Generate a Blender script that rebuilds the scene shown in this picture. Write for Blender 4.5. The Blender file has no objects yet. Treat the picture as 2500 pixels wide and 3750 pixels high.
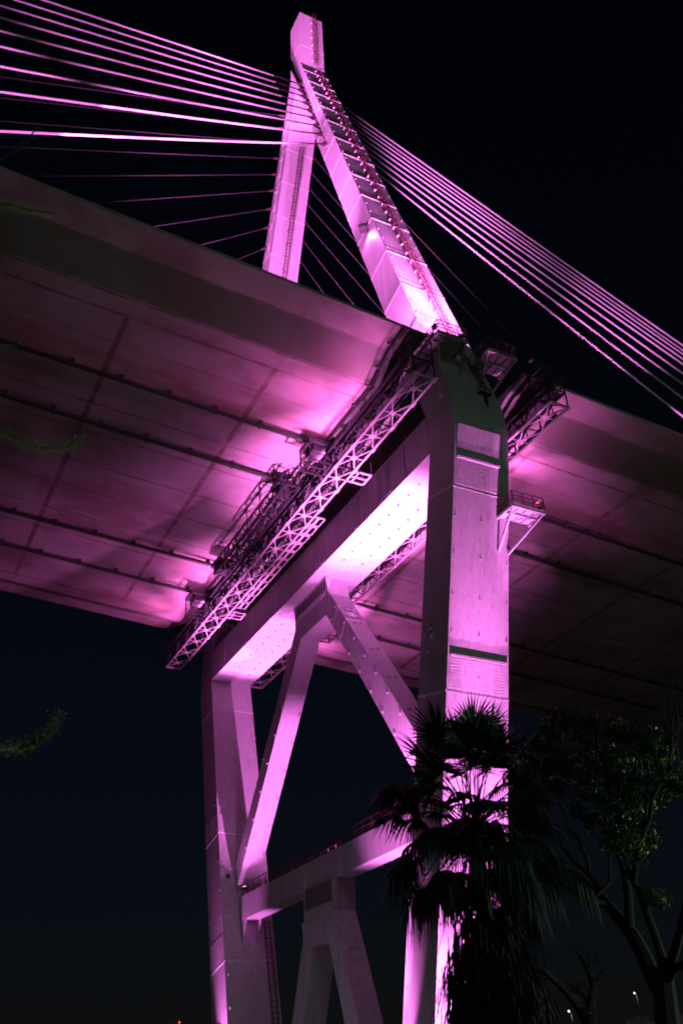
import bpy, bmesh, math, random
from mathutils import Vector, Matrix
R = math.radians
sc = bpy.context.scene
COL = sc.collection

# ------------------------------------------------------------------ camera
F_PX, PITCH, YAW, ROLL = 3469.27, 0.5658, 0.4892, -0.0419
CAMP = Vector((-38.27, -76.96, 1.6))
cam_d = bpy.data.cameras.new('camera')
cam = bpy.data.objects.new('camera', cam_d)
COL.objects.link(cam)
cp, sp, cy_, sy_ = math.cos(PITCH), math.sin(PITCH), math.cos(YAW), math.sin(YAW)
FWD = Vector((sy_ * cp, cy_ * cp, sp))
_r = Vector((cy_, -sy_, 0)); _u = _r.cross(FWD)
RIGHT = math.cos(ROLL) * _r + math.sin(ROLL) * _u
UP = -math.sin(ROLL) * _r + math.cos(ROLL) * _u
M = Matrix((RIGHT, UP, -FWD)).transposed().to_4x4()
M.translation = CAMP
cam.matrix_world = M
cam_d.sensor_fit = 'VERTICAL'; cam_d.sensor_height = 36.0
cam_d.lens = 36.0 * F_PX / 3750.0
cam_d.clip_start = 0.1; cam_d.clip_end = 5000
sc.camera = cam

# ------------------------------------------------------------------ night sky and added green fill
w = bpy.data.worlds.new('World'); sc.world = w; w.use_nodes = True
nt = w.node_tree
sky = nt.nodes.new('ShaderNodeTexSky'); sky.sky_type = 'NISHITA'; sky.sun_disc = False
sky.sun_elevation = R(4); sky.sun_rotation = R(200); sky.air_density = 1.0; sky.ozone_density = 4.0
bg = nt.nodes['Background']; bg.inputs['Strength'].default_value = 0.0036
tint = nt.nodes.new('ShaderNodeMix'); tint.data_type = 'RGBA'; tint.blend_type = 'MULTIPLY'; tint.inputs[0].default_value = 1.0
tint.inputs[7].default_value = (1.35, 0.74, 0.70, 1)      # city glow in the night air
nt.links.new(sky.outputs['Color'], tint.inputs[6]); nt.links.new(tint.outputs[2], bg.inputs['Color'])
sd = bpy.data.lights.new('green_fill', 'SUN'); sd.energy = 0.06; sd.angle = R(12); sd.color = (0.5, 1.0, 0.82)  # added dim green sun, standing in for the city's ambient light
so = bpy.data.objects.new('green_fill', sd); COL.objects.link(so)
so.rotation_euler = Vector((0.30, 0.86, -0.46)).to_track_quat('-Z', 'Y').to_euler()

sc.view_settings.view_transform = 'Standard'; sc.view_settings.look = 'None'
sc.view_settings.exposure = 0.0; sc.view_settings.gamma = 1.0
sc.render.engine = 'CYCLES'
sc.cycles.use_denoising = True
sc.cycles.max_bounces = 6; sc.cycles.diffuse_bounces = 4; sc.cycles.glossy_bounces = 2
sc.cycles.sample_clamp_indirect = 3.0; sc.cycles.sample_clamp_direct = 22.0
sc.cycles.use_adaptive_sampling = False; sc.cycles.filter_width = 1.9

# ------------------------------------------------------------------ helpers
rnd = random.Random(7)

def link(name, bm, mat, parent=None, smooth=False):
    me = bpy.data.meshes.new(name)
    bm.normal_update(); bm.to_mesh(me); bm.free()
    for m in (mat if isinstance(mat, (list, tuple)) else [mat]):
        me.materials.append(m)
    if smooth:
        me.polygons.foreach_set('use_smooth', [True] * len(me.polygons))
    o = bpy.data.objects.new(name, me); COL.objects.link(o)
    if parent is not None: o.parent = parent
    return o

def merge(o, bm, mat):
    """add surface detail to a part's own mesh"""
    me = o.data
    if mat.name not in [m.name for m in me.materials]: me.materials.append(mat)
    k = [m.name for m in me.materials].index(mat.name)
    for f in bm.faces: f.material_index = k
    bm.normal_update(); tmp = bpy.data.meshes.new('tmp'); bm.to_mesh(tmp); bm.free()
    b2 = bmesh.new(); b2.from_mesh(me); b2.from_mesh(tmp); b2.to_mesh(me); b2.free(); bpy.data.meshes.remove(tmp)
    return o

def tag(o, label, cat, group=None, kind=None):
    o['label'] = label; o['category'] = cat
    if group: o['group'] = group
    if kind: o['kind'] = kind
    return o

def thing(name, label, cat, group=None):
    o = bpy.data.objects.new(name, None); COL.objects.link(o)
    o.empty_display_size = 0.3
    return tag(o, label, cat, group)

def at(px, py, dist):
    """a point of the place, given by the direction it is seen in and its horizontal distance"""
    v = FWD * F_PX + RIGHT * (px - 1250) + UP * (1875 - py)
    return CAMP + v * (dist / math.hypot(v.x, v.y))

def quadbox(bm, c):
    v = [bm.verts.new(p) for p in c]
    for f in ((0, 3, 2, 1), (4, 5, 6, 7), (0, 1, 5, 4), (1, 2, 6, 5), (2, 3, 7, 6), (3, 0, 4, 7)):
        bm.faces.new([v[i] for i in f])

def box(bm, x0, x1, y0, y1, z0, z1):
    quadbox(bm, [(x0, y0, z0), (x1, y0, z0), (x1, y1, z0), (x0, y1, z0), (x0, y0, z1), (x1, y0, z1), (x1, y1, z1), (x0, y1, z1)])

def beam(bm, p0, p1, wd, ht, ref=(0, 0, 1)):
    p0, p1 = Vector(p0), Vector(p1)
    d = (p1 - p0).normalized(); rf = Vector(ref)
    if abs(d.dot(rf)) > 0.98: rf = Vector((1, 0, 0))
    s = d.cross(rf).normalized() * wd / 2; u = s.cross(d).normalized() * ht / 2
    quadbox(bm, [p0 - s - u, p0 + s - u, p0 + s + u, p0 - s + u, p1 - s - u, p1 + s - u, p1 + s + u, p1 - s + u])

def tube(bm, pts, rad, n=6, cap=True):
    pts = [Vector(p) for p in pts]
    rads = rad if isinstance(rad, (list, tuple)) else [rad] * len(pts)
    rings = []; prev = None
    for i, p in enumerate(pts):
        d = (pts[min(i + 1, len(pts) - 1)] - pts[max(i - 1, 0)]).normalized()
        if prev is None:
            a = d.orthogonal().normalized()
        else:
            a = (prev - d * prev.dot(d)).normalized()
        prev = a; b = d.cross(a)
        rings.append([bm.verts.new(p + (a * math.cos(2 * math.pi * k / n) + b * math.sin(2 * math.pi * k / n)) * rads[i]) for k in range(n)])
    for r0, r1 in zip(rings, rings[1:]):
        for k in range(n):
            bm.faces.new((r0[k], r0[(k + 1) % n], r1[(k + 1) % n], r1[k]))
    if cap:
        bm.faces.new(list(reversed(rings[0]))); bm.faces.new(rings[-1])

def prism(bm, poly, x0, x1):
    """extrude a Y-Z outline along X"""
    a = [bm.verts.new((x0, y, z)) for y, z in poly]; b = [bm.verts.new((x1, y, z)) for y, z in poly]
    n = len(poly)
    bm.faces.new(a); bm.faces.new(list(reversed(b)))
    for i in range(n):
        bm.faces.new((a[i], b[i], b[(i + 1) % n], a[(i + 1) % n]))

def NB(): return bmesh.new()

# ------------------------------------------------------------------ materials
class NT:
    def __init__(s, name):
        s.m = bpy.data.materials.new(name); s.m.use_nodes = True
        s.t = s.m.node_tree; s.p = s.t.nodes['Principled BSDF']
        s.co = s.t.nodes.new('ShaderNodeTexCoord').outputs['Object']
    def val(s, sock, v):
        if isinstance(v, bpy.types.NodeSocket): s.t.links.new(v, sock)
        else: sock.default_value = v
    def math(s, op, a, b=0.0, c=0.0):
        n = s.t.nodes.new('ShaderNodeMath'); n.operation = op
        for i, v in enumerate((a, b, c)): s.val(n.inputs[i], v)
        return n.outputs[0]
    def noise(s, scale, detail=4, stretch=(1, 1, 1), rough=0.55):
        mp = s.t.nodes.new('ShaderNodeMapping'); mp.inputs['Scale'].default_value = stretch
        s.t.links.new(s.co, mp.inputs[0])
        n = s.t.nodes.new('ShaderNodeTexNoise'); n.inputs['Scale'].default_value = scale
        n.inputs['Detail'].default_value = detail; n.inputs['Roughness'].default_value = rough
        s.t.links.new(mp.outputs[0], n.inputs['Vector'])
        return n.outputs[0]
    def ramp(s, v, a, b, lo=0.0, hi=1.0):
        n = s.t.nodes.new('ShaderNodeMapRange'); n.inputs[1].default_value = a; n.inputs[2].default_value = b
        n.inputs[3].default_value = lo; n.inputs[4].default_value = hi; n.interpolation_type = 'SMOOTHSTEP'
        s.val(n.inputs[0], v); return n.outputs[0]
    def mix(s, f, a, b):
        n = s.t.nodes.new('ShaderNodeMix'); n.data_type = 'RGBA'
        s.val(n.inputs[0], f)
        for i, v in ((6, a), (7, b)):
            s.val(n.inputs[i], v if isinstance(v, bpy.types.NodeSocket) else (*v, 1))
        return n.outputs[2]
    def xyz(s):
        n = s.t.nodes.new('ShaderNodeSeparateXYZ'); s.t.links.new(s.co, n.inputs[0]); return n.outputs
    def bump(s, h, strength=0.3, dist=0.02):
        n = s.t.nodes.new('ShaderNodeBump'); n.inputs['Strength'].default_value = strength; n.inputs['Distance'].default_value = dist
        s.val(n.inputs['Height'], h); s.t.links.new(n.outputs[0], s.p.inputs['Normal'])
    def done(s, col, rough=0.5, metal=0.0):
        s.val(s.p.inputs['Base Color'], col if isinstance(col, bpy.types.NodeSocket) else (*col, 1))
        s.val(s.p.inputs['Roughness'], rough); s.val(s.p.inputs['Metallic'], metal)
        return s.m

def simple(name, col, rough=0.6, var=0.25, scale=3.0, metal=0.0):
    n = NT(name)
    f = n.noise(scale, 5)
    return n.done(n.mix(f, tuple(c * (1 - var) for c in col), tuple(min(1, c * (1 + var)) for c in col)), rough, metal)

def tower_paint():
    n = NT('painted_steel')
    streak = n.noise(1.0, 6, (2.2, 2.2, 0.09))
    patch = n.noise(0.22, 5)
    fine = n.noise(1.0, 3, (7.0, 7.0, 0.06))
    dirt = n.ramp(n.noise(1.3, 7, (1.0, 1.0, 0.35), 0.74), 0.645, 0.72)
    c = n.mix(streak, (0.42, 0.41, 0.42), (0.70, 0.70, 0.71))
    c = n.mix(n.math('MULTIPLY', n.ramp(patch, 0.4, 0.6), 0.6), c, (0.54, 0.53, 0.54))
    c = n.mix(n.math('MULTIPLY', n.ramp(n.noise(1.9, 5, (1.6, 1.6, 0.05)), 0.56, 0.68), 0.35), c, (0.30, 0.26, 0.27))
    c = n.mix(n.math('MULTIPLY', n.ramp(fine, 0.48, 0.62), 0.28), c, (0.30, 0.29, 0.31))
    c = n.mix(n.math('MULTIPLY', dirt, 0.45), c, (0.20, 0.16, 0.16))
    n.bump(n.noise(0.9, 3), 0.12, 0.05)
    return n.done(c, 0.52)
PAINT = tower_paint()

def deck_paint():
    n = NT('deck_underside_paint')
    x, y, z = n.xyz()
    wob = n.math('MULTIPLY', n.math('SUBTRACT', n.noise(1.1, 5), 0.5), 0.30)
    yw = n.math('ADD', y, wob)
    line = None
    for y0, hw in ((-22.4, .13), (-24.25, .10), (-19.2, .05), (-11.0, .10), (-7.0, .09), (-2.1, .12), (2.3, .12), (6.95, .10), (11.0, .10), (22.4, .13), (24.25, .10), (-27.5, .06), (27.5, .06)):
        l = n.math('LESS_THAN', n.math('ABSOLUTE', n.math('SUBTRACT', yw, y0)), hw)
        line = l if line is None else n.math('MAXIMUM', line, l)
    # a bolted splice every 12.4 m
    fr = n.math('ABSOLUTE', n.math('SUBTRACT', n.math('FRACT', n.math('ADD', n.math('DIVIDE', n.math('ADD', x, n.math('MULTIPLY', wob, 0.4)), 12.42), 0.69)), 0.5))
    spl = n.math('LESS_THAN', fr, 0.019)
    inner = n.math('LESS_THAN', n.math('ABSOLUTE', y), 22.4)
    spl = n.math('MULTIPLY', spl, n.math('ADD', n.math('MULTIPLY', inner, 0.75), 0.25))
    brk = n.ramp(n.noise(0.6, 5), 0.32, 0.62, 0.35, 1.0)
    line = n.math('MULTIPLY', n.math('MULTIPLY', n.math('MAXIMUM', line, spl), brk), 0.8)
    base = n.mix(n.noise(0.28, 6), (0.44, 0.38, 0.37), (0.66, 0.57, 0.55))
    # rust that ran along the traveller rails and below the splices
    dr = n.math('ABSOLUTE', n.math('ADD', y, 17.2))
    rust = n.math('MULTIPLY', n.ramp(dr, 3.0, 0.2), n.ramp(n.noise(0.5, 6, (0.25, 1, 1)), 0.35, 0.7))
    rust2 = n.math('MULTIPLY', n.ramp(n.noise(0.55, 7, (0.35, 1, 1), 0.65), 0.60, 0.78), 0.5)
    c = n.mix(n.math('MULTIPLY', n.math('MAXIMUM', rust, rust2), 0.75), base, (0.42, 0.13, 0.06))
    ay = n.math('ABSOLUTE', y)
    web = n.math('MULTIPLY', n.math('GREATER_THAN', ay, 24.45), n.math('LESS_THAN', ay, 27.4))
    c = n.mix(n.math('MULTIPLY', web, 0.85), c, n.mix(n.noise(0.3, 6), (0.17, 0.20, 0.15), (0.26, 0.29, 0.22)))
    c = n.mix(line, c, (0.17, 0.075, 0.05))
    blot = n.ramp(n.noise(0.16, 7, (0.7, 1.0, 1), 0.62), 0.42, 0.68)
    c = n.mix(n.math('MULTIPLY', blot, 0.72), c, (0.23, 0.145, 0.13))
    scuff = n.ramp(n.noise(0.7, 8, (0.45, 1.6, 1), 0.74), 0.64, 0.70)
    c = n.mix(n.math('MULTIPLY', scuff, 0.6), c, (0.14, 0.08, 0.09))
    n.bump(n.noise(0.35, 4), 0.25, 0.12)
    return n.done(c, 0.6)
DECK = deck_paint()
ROAD = simple('asphalt', (0.05, 0.05, 0.052), 0.9)
SEAMP = simple('white_seam', (0.86, 0.86, 0.86), 0.4, 0.05)  # seam strips, lighter than the leg paint
GREEN = simple('dark_green_paint', (0.055, 0.075, 0.05), 0.6)
SOFFIT = simple('unlit_soffit_olive', (0.085, 0.095, 0.07), 0.6)  # unlit underside at the tower: shade put into a dark colour
DARKRED = simple('dark_red_rail_paint', (0.07, 0.022, 0.022), 0.6)
PLAT = simple('grey_platform_paint', (0.20, 0.20, 0.19), 0.5)
DARK = simple('dark_steel', (0.026, 0.025, 0.027), 0.6)
BLACK = simple('black_rubber', (0.02, 0.02, 0.022), 0.6)
RED = simple('red_oxide_paint', (0.20, 0.05, 0.045), 0.5)
LADR = simple('faded_red_ladder_paint', (0.12, 0.035, 0.042), 0.6)
GANTRY = simple('pale_gantry_paint', (0.50, 0.44, 0.45), 0.5)
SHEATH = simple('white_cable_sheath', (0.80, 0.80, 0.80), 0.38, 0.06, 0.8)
SHEATH_DIM = simple('dim_cable_sheath', (0.08, 0.075, 0.085), 0.5, 0.1, 0.8)  # far cables: weaker light put into a darker sheath colour
SLEEVE = simple('dark_cable_sleeve', (0.016, 0.012, 0.014), 0.6)
SLEEVE.node_tree.nodes['Principled BSDF'].inputs['Specular IOR Level'].default_value = 0.08
SOCKET = simple('rusty_socket', (0.07, 0.035, 0.04), 0.6)
GALV = simple('galvanised_steel', (0.42, 0.42, 0.42), 0.42)
CONC = simple('concrete', (0.28, 0.28, 0.27), 0.9)
GRASS = simple('lawn', (0.04, 0.06, 0.025), 0.95)
BARK = simple('grey_bark', (0.013, 0.012, 0.011), 0.9, 0.5, 6.0)
PALMT = simple('palm_bark', (0.06, 0.05, 0.04), 0.95, 0.5, 5.0)
DEADF = simple('dead_palm_frond', (0.042, 0.036, 0.024), 0.75, 0.5, 2.0)
FROND = simple('palm_frond_green', (0.022, 0.044, 0.020), 0.45, 0.4, 1.5)
PETI = simple('palm_stalk', (0.06, 0.075, 0.03), 0.5)

def leaf_mat(name, a, b):
    n = NT(name)
    m = n.done(n.mix(n.ramp(n.noise(2.2, 3), 0.35, 0.65), a, b), 0.38)
    return m
LEAF = leaf_mat('glossy_leaf', (0.022, 0.05, 0.014), (0.06, 0.095, 0.026))
LEAFY = leaf_mat('fresh_leaf', (0.07, 0.16, 0.02), (0.16, 0.26, 0.03))

def emit(name, col, s):
    m = bpy.data.materials.new(name); m.use_nodes = True
    p = m.node_tree.nodes['Principled BSDF']
    p.inputs['Base Color'].default_value = (0.8, 0.8, 0.8, 1)
    p.inputs['Emission Color'].default_value = (*col, 1); p.inputs['Emission Strength'].default_value = s
    return m
PINK = (1.0, 0.20, 0.87)
DECKPINK = (1.0, 0.17, 0.78)
VIOLET = (0.80, 0.16, 0.95)
LENS = emit('lit_pink_lens', (1.0, 0.45, 0.9), 8.0)
LAMPW = emit('lit_white_lamp', (0.85, 0.95, 1.0), 3.0)
LAMPR = emit('lit_red_lamp', (1.0, 0.12, 0.06), 1.6)

# ------------------------------------------------------------------ floodlights: fixture with its own light
def floodlight(label, loc, target, watts, angle, blend=0.6, col=PINK, size=0.4, group=None, rad=0.12, lens=True):
    loc, target = Vector(loc), Vector(target)
    t = thing('floodlight', label, 'floodlight', group)
    d = (target - loc).normalized()
    t.location = loc
    q = d.to_track_quat('-Z', 'Y')
    h = size / 2
    bm = NB(); box(bm, -h, h, -h * .8, h * .8, -0.02, h); box(bm, -h * .7, h * .7, -h * .55, h * .55, h, h * 1.5)
    o = link('housing', bm, BLACK, t); o.rotation_mode = 'QUATERNION'; o.rotation_quaternion = q
    bm = NB(); box(bm, -h * .86, h * .86, -h * .66, h * .66, -0.045, -0.022)
    o = link('lens', bm, LENS if lens else DARK, t); o.rotation_mode = 'QUATERNION'; o.rotation_quaternion = q
    bm = NB()
    beam(bm, (-h - .04, 0, h * .4), (-h - .04, 0, h * 2.2), .05, .03); beam(bm, (h + .04, 0, h * .4), (h + .04, 0, h * 2.2), .05, .03)
    beam(bm, (-h - .06, 0, h * 2.2), (h + .06, 0, h * 2.2), .05, .03)
    o = link('bracket', bm, DARK, t); o.rotation_mode = 'QUATERNION'; o.rotation_quaternion = q
    for (tg, wt, an, bl) in ([(target, watts, angle, blend)] if not isinstance(watts, list) else watts):
        ld = bpy.data.lights.new('flood_light', 'SPOT'); ld.energy = wt; ld.spot_size = R(an); ld.spot_blend = bl
        ld.color = col; ld.shadow_soft_size = rad
        lo = bpy.data.objects.new('flood_light', ld); COL.objects.link(lo); lo.parent = t
        dd = (Vector(tg) - loc).normalized()
        lo.location = d * 0.25; lo.rotation_mode = 'QUATERNION'; lo.rotation_quaternion = dd.to_track_quat('-Z', 'Y')
    return t

# ------------------------------------------------------------------ bridge tower
S = -0.0677          # grade of the deck along X
ZK, ZT, MY = 134.6, 148.0, 1.733
def tx(z):
    return 2.79 + (2.50 - 2.79) * z / 50 if z < 50 else 2.50 + (1.913 - 2.50) * (z - 50) / 98
OUT = [(0, 18.36), (40, 27.73), (43, 28.43), (44.6, 28.80), (45.8, 29.04), (46.8, 29.19), (47.8, 29.26), (48.8, 29.23), (49.8, 29.08), (50.8, 28.84), (51.8, 28.53), (53, 28.14), (54, 27.83), (ZK, 1.733)]
INN = [(0, 14.23), (46.4, 25.38), (50, 25.388), (130.5, 0.0), (ZK, 0.0)]
def lerp(tab, z):
    for (a, ya), (b, yb) in zip(tab, tab[1:]):
        if z <= b: return ya + (yb - ya) * (z - a) / (b - a)
    return tab[-1][1]
yo = lambda z: lerp(OUT, z)
yi = lambda z: lerp(INN, z)

tower = thing('bridge_tower', 'tall A-shaped bridge tower of painted steel lit pink, standing over the deck', 'bridge tower')

def leg(s):
    zs = sorted({z for z, _ in OUT} | {z for z, _ in INN} | {20, 60, 80, 100, 120})
    bm = NB(); rings = []
    for z in zs:
        a, b, t = s * yo(z), s * yi(z), tx(z)
        rings.append([bm.verts.new(p) for p in ((-t, a, z), (t, a, z), (t, b, z), (-t, b, z))])
    for r0, r1 in zip(rings, rings[1:]):
        for k in range(4):
            f = (r0[k], r0[(k + 1) % 4], r1[(k + 1) % 4], r1[k])
            bm.faces.new(f if s < 0 else f[::-1])
    o = link('tower_leg', bm, PAINT, tower)
    return o
legs = {-1: leg(-1), 1: leg(1)}
legs[-1]['label'] = 'near leg with curved knee, unlit and dark green at the knee'
legs[1]['label'] = 'far leg of the tower'

bm = NB(); rings = []
for z in (ZK, 141, ZT):
    t = tx(z); rings.append([bm.verts.new(p) for p in ((-t, -MY, z), (t, -MY, z), (t, MY, z), (-t, MY, z))])
for r0, r1 in zip(rings, rings[1:]):
    for k in range(4): bm.faces.new((r0[k], r0[(k + 1) % 4], r1[(k + 1) % 4], r1[k]))
bm.faces.new(rings[-1])
mast = link('mast', bm, PAINT, tower)

def on_leg(s, face, u, z):
    """point on a leg face; u in 0..1 across the face"""
    t = tx(z)
    if face == 'out': return Vector((-t + 2 * t * u, s * yo(z), z))
    if face == 'in': return Vector((-t + 2 * t * u, s * yi(z), z))
    a, b = yo(z), yi(z)
    return Vector((-t if face == 'x-' else t, s * (a + (b - a) * u), z))
def inner_z(zo):
    m = 0.324 if zo > 50 else -0.235
    zi = zo
    for _ in range(8): zi = zo - m * (yo(zo) - yi(zi))
    return zi

# welded and bolted seams of the legs, as thin raised strips
UP_SEAM = [131.1, 126.0, 121.2, 115.9, 110.5, 104.6, 99.4, 93.3, 87.5, 81.6, 74.2, 67.6, 61.2]
LO_SEAM = [41.65, 26.45, 13.6]
for s in (-1, 1):
    bm = NB()
    for z in UP_SEAM + LO_SEAM:
        h = 0.09 if z > 50 else 0.07
        beam(bm, on_leg(s, 'out', 0, z), on_leg(s, 'out', 1, z), 0.16, h, (0, s, 0))
        zi = inner_z(z)
        if yi(zi) > 0.3:
            beam(bm, on_leg(s, 'in', 0, zi), on_leg(s, 'in', 1, zi), 0.14, 0.07, (0, -s, 0))
            for f in ('x-', 'x+'):
                beam(bm, on_leg(s, f, 0, z), on_leg(s, f, 1, zi), 0.10, 0.17, (0, 0, 1))
    merge(legs[s], bm, SEAMP)
    if s < 0:
        # thin dark lines just above each seam of the outer face
        bm = NB()
        for z in UP_SEAM[3:]:
            beam(bm, on_leg(s, 'out', 0.02, z + 1.35), on_leg(s, 'out', 0.98, z + 1.35), 0.05, 0.03, (0, s, 0))
            for u in (0.22, 0.48, 0.8):
                beam(bm, on_leg(s, 'out', u, z + 0.15), on_leg(s, 'out', u, z + 1.3), 0.03, 0.03, (0, s, 0))
        merge(legs[s], bm, DARK)
bm = NB()
for z in (139.3,):
    t = tx(z)
    beam(bm, (-t, -MY, z), (t, -MY, z), .12, .06, (0, -1, 0)); beam(bm, (-t, -MY, z), (-t, MY, z), .06, .12)
merge(mast, bm, PAINT)

# bolted splice plates: a proud plate studded with bolt heads
def bolt_plate(s, face, z0, z1, u0, u1, nu, nv, parent):
    bm = NB()
    def P(u, v, off):
        zo = z0 + (z1 - z0) * v
        if face in ('x-', 'x+'):
            a = on_leg(s, face, 0, zo); b = on_leg(s, face, 1, inner_z(zo)); p = a.lerp(b, u); return p + Vector((-off if face == 'x-' else off, 0, 0))
        p = on_leg(s, face, u, zo); return p + Vector((0, (s if face == 'out' else -s) * off, 0))
    quadbox(bm, [P(u0, 0, 0.0), P(u1, 0, 0.0), P(u1, 1, 0.0), P(u0, 1, 0.0), P(u0, 0, .025), P(u1, 0, .025), P(u1, 1, .025), P(u0, 1, .025)])
    du = (u1 - u0) / nu; dv = 1.0 / nv
    for i in range(nu):
        if i % 8 == 7: continue
        for j in range(nv):
            u, v = u0 + du * (i + .5), dv * (j + .5)
            a, b = du * .24, dv * .24
            quadbox(bm, [P(u - a, v - b, .02), P(u + a, v - b, .02), P(u + a, v + b, .02), P(u - a, v + b, .02),
                         P(u - a * .7, v - b * .7, .06), P(u + a * .7, v - b * .7, .06), P(u + a * .7, v + b * .7, .06), P(u - a * .7, v + b * .7, .06)])
    return merge(parent, bm, PAINT)
bolt_plate(-1, 'out', 41.8, 43.9, .03, .86, 32, 10, legs[-1])
bolt_plate(-1, 'out', 26.6, 28.8, .03, .97, 32, 10, legs[-1])
bolt_plate(-1, 'x-', 26.6, 28.9, .04, .96, 22, 14, legs[-1])
bolt_plate(1, 'x-', 26.7, 28.9, .04, .96, 16, 12, legs[1])
bolt_plate(1, 'x-', 13.8, 16.2, .04, .96, 16, 12, legs[1])
bolt_plate(1, 'in', 28.0, 30.2, .04, .96, 24, 12, legs[1])
bolt_plate(1, 'in', 14.8, 17.2, .04, .96, 24, 12, legs[1])
# added ledge and pins above each splice, shaped to throw a dark comb
for z, u1 in ((43.98, .86), (28.9, .97)):
    bm = NB()
    a, b = on_leg(-1, 'out', .03, z), on_leg(-1, 'out', u1, z)
    beam(bm, a, b, .10, .40, (0, -1, 0))
    k = .035
    while k < u1:
        p = on_leg(-1, 'out', k, z + .05); L = rnd.uniform(.30, .36)
        beam(bm, p, p + Vector((0, -L, -.02)), .05, .08); k += .028
    merge(legs[-1], bm, PAINT)
# lit plate that stands proud of the knee
bm = NB()
for z0, z1, off in ((44.7, 46.75, .05),):
    for u0, u1 in ((.03, .84),):
        quadbox(bm, [on_leg(-1, 'out', u0, z0), on_leg(-1, 'out', u1, z0), on_leg(-1, 'out', u1, z1), on_leg(-1, 'out', u0, z1),
                     on_leg(-1, 'out', u0, z0) + Vector((0, -off * 1.0, 0)), on_leg(-1, 'out', u1, z0) + Vector((0, -off, 0)), on_leg(-1, 'out', u1, z1) + Vector((0, -off * 5.5, 0)), on_leg(-1, 'out', u0, z1) + Vector((0, -off * 5.5, 0))])
merge(legs[-1], bm, PAINT)

# lifting lugs along the leg edges
for s in (-1, 1):
    bm = NB()
    z = 5.0
    while z < 46:
        for u in ((.04, .5, .96) if s < 0 else (.04, .96)):
            p = on_leg(s, 'out', u, z); q = rnd.uniform(.035, .06); box(bm, p.x - q, p.x + q, p.y - (.10 if s < 0 else 0), p.y + (.10 if s > 0 else 0), z - q, z + q)
        for u in (.1, .9):
            p = on_leg(s, 'x-', u, z); box(bm, p.x - .08, p.x, p.y - .05, p.y + .05, z - .06, z + .06)
        if s > 0:
            for u in (.05, .5, .95):
                p = on_leg(s, 'in', u, z); box(bm, p.x - .06, p.x + .06, p.y - .15, p.y, z - .1, z + .1)
        z += rnd.uniform(2.6, 3.5)
    for zz in [56 + 2.1 * k for k in range(36)]:
        for u in (.06, .94):
            p = on_leg(s, 'out', u, zz + (u * 3) % 1.0); box(bm, p.x - .05, p.x + .05, p.y - (.1 if s < 0 else 0), p.y + (.1 if s > 0 else 0), p.z - .05, p.z + .05)
    merge(legs[s], bm, PAINT)

# round hatches with a rim and a handle
def hatch(c, n, r, parent, tall=1.0):
    c, n = Vector(c), Vector(n).normalized()
    bm = NB()
    a = n.cross(Vector((0, 0, 1))).normalized(); b = a.cross(n).normalized()
    if b.z < 0: b = -b
    pts = [c + (a * math.cos(t) + b * math.sin(t) * tall) * r + n * .03 for t in [2 * math.pi * k / 20 for k in range(21)]]
    tube(bm, pts, .05, 5, cap=False)
    tube(bm, [c + (a * math.cos(t) + b * math.sin(t) * tall) * r * .6 + n * .10 for t in [math.pi * (1.1 + .8 * k / 8) for k in range(9)]], .05, 5)
    for sx in (-.45, .45):
        p = c + a * r * sx + b * r * .5; beam(bm, p, p + n * .22, .12, .12)
    return link('hatch', bm, PAINT, parent)
hatch((-2.64, -23.35, 31.45), (-1, 0, 0), .42, legs[-1], 1.6)
hatch(on_leg(1, 'x-', .45, 8.2) - Vector((.02, 0, 0)), (-1, 0, 0), .8, legs[1])
hatch(on_leg(-1, 'x-', .45, 15.5) - Vector((.02, 0, 0)), (-1, 0, 0), .7, legs[-1])

# cross beams
def cross_beam(z0, z1, y, hx, label):
    bm = NB(); box(bm, -hx, hx, -y, y, z0, z1)
    o = link('cross_beam', bm, PAINT, tower); o['label'] = label; return o
ub = cross_beam(46.4, 50.15, 25.375, tx(46.4) - .004, 'upper cross beam below the deck with a glowing white underside')
lb = cross_beam(18.33, 20.59, 18.9, 0.80, 'slim lower cross beam with a railing on top')
bm = NB()
hx = tx(46.4)
for y in (-21.5, -15.2, -12.5, -5.6, -3.9, 5.0, 7.4, 12.4, 17.0, 21.0):
    beam(bm, (-hx, y, 46.4), (-hx, y, 50.1), .05, .09)
for y in (-5.4, -3.9, 4.6, 6.4):
    beam(bm, (-hx, y, 46.4), (hx, y, 46.4), .07, .05)
merge(ub, bm, PAINT)
bm = NB()
for y0, y1, nx, ny in ((-5.3, -4.0, 34, 9), (4.7, 6.3, 30, 9)):
    box(bm, -hx + .1, hx - .1, y0, y1, 46.375, 46.396)
    for i in range(nx):
        if i % 9 == 8: continue
        for j in range(ny):
            x = -hx + .3 + (2 * hx - .6) * i / nx; y = y0 + .1 + (y1 - y0 - .2) * j / (ny - 1)
            box(bm, x - .03, x + .03, y - .03, y + .03, 46.33, 46.376)
merge(ub, bm, PAINT)
bm = NB()
for y0, y1 in ((-5.9, -3.4), (-19, -16.6), (14, 16)):
    ny = 12
    for i in range(ny):
        if i in (5, 6): continue
        for j in range(20):
            y = y0 + (y1 - y0) * i / ny; z = 46.7 + 3.2 * j / 20
            box(bm, -hx - .05, -hx + .005, y - .035, y + .035, z - .035, z + .035)
merge(ub, bm, PAINT)
# studs on the glowing underside
bm = NB()
for k in range(11):
    y = -23 + k * 1.75
    for x in (-1.1, .9):
        if y < -5.8: box(bm, x - .06, x + .06, y - .06, y + .06, 46.28, 46.4)
for k in range(9):
    y = 8 + k * 1.75
    for x in (-.9, 1.0): box(bm, x - .06, x + .06, y - .06, y + .06, 46.28, 46.4)
merge(ub, bm, SOCKET)

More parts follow.
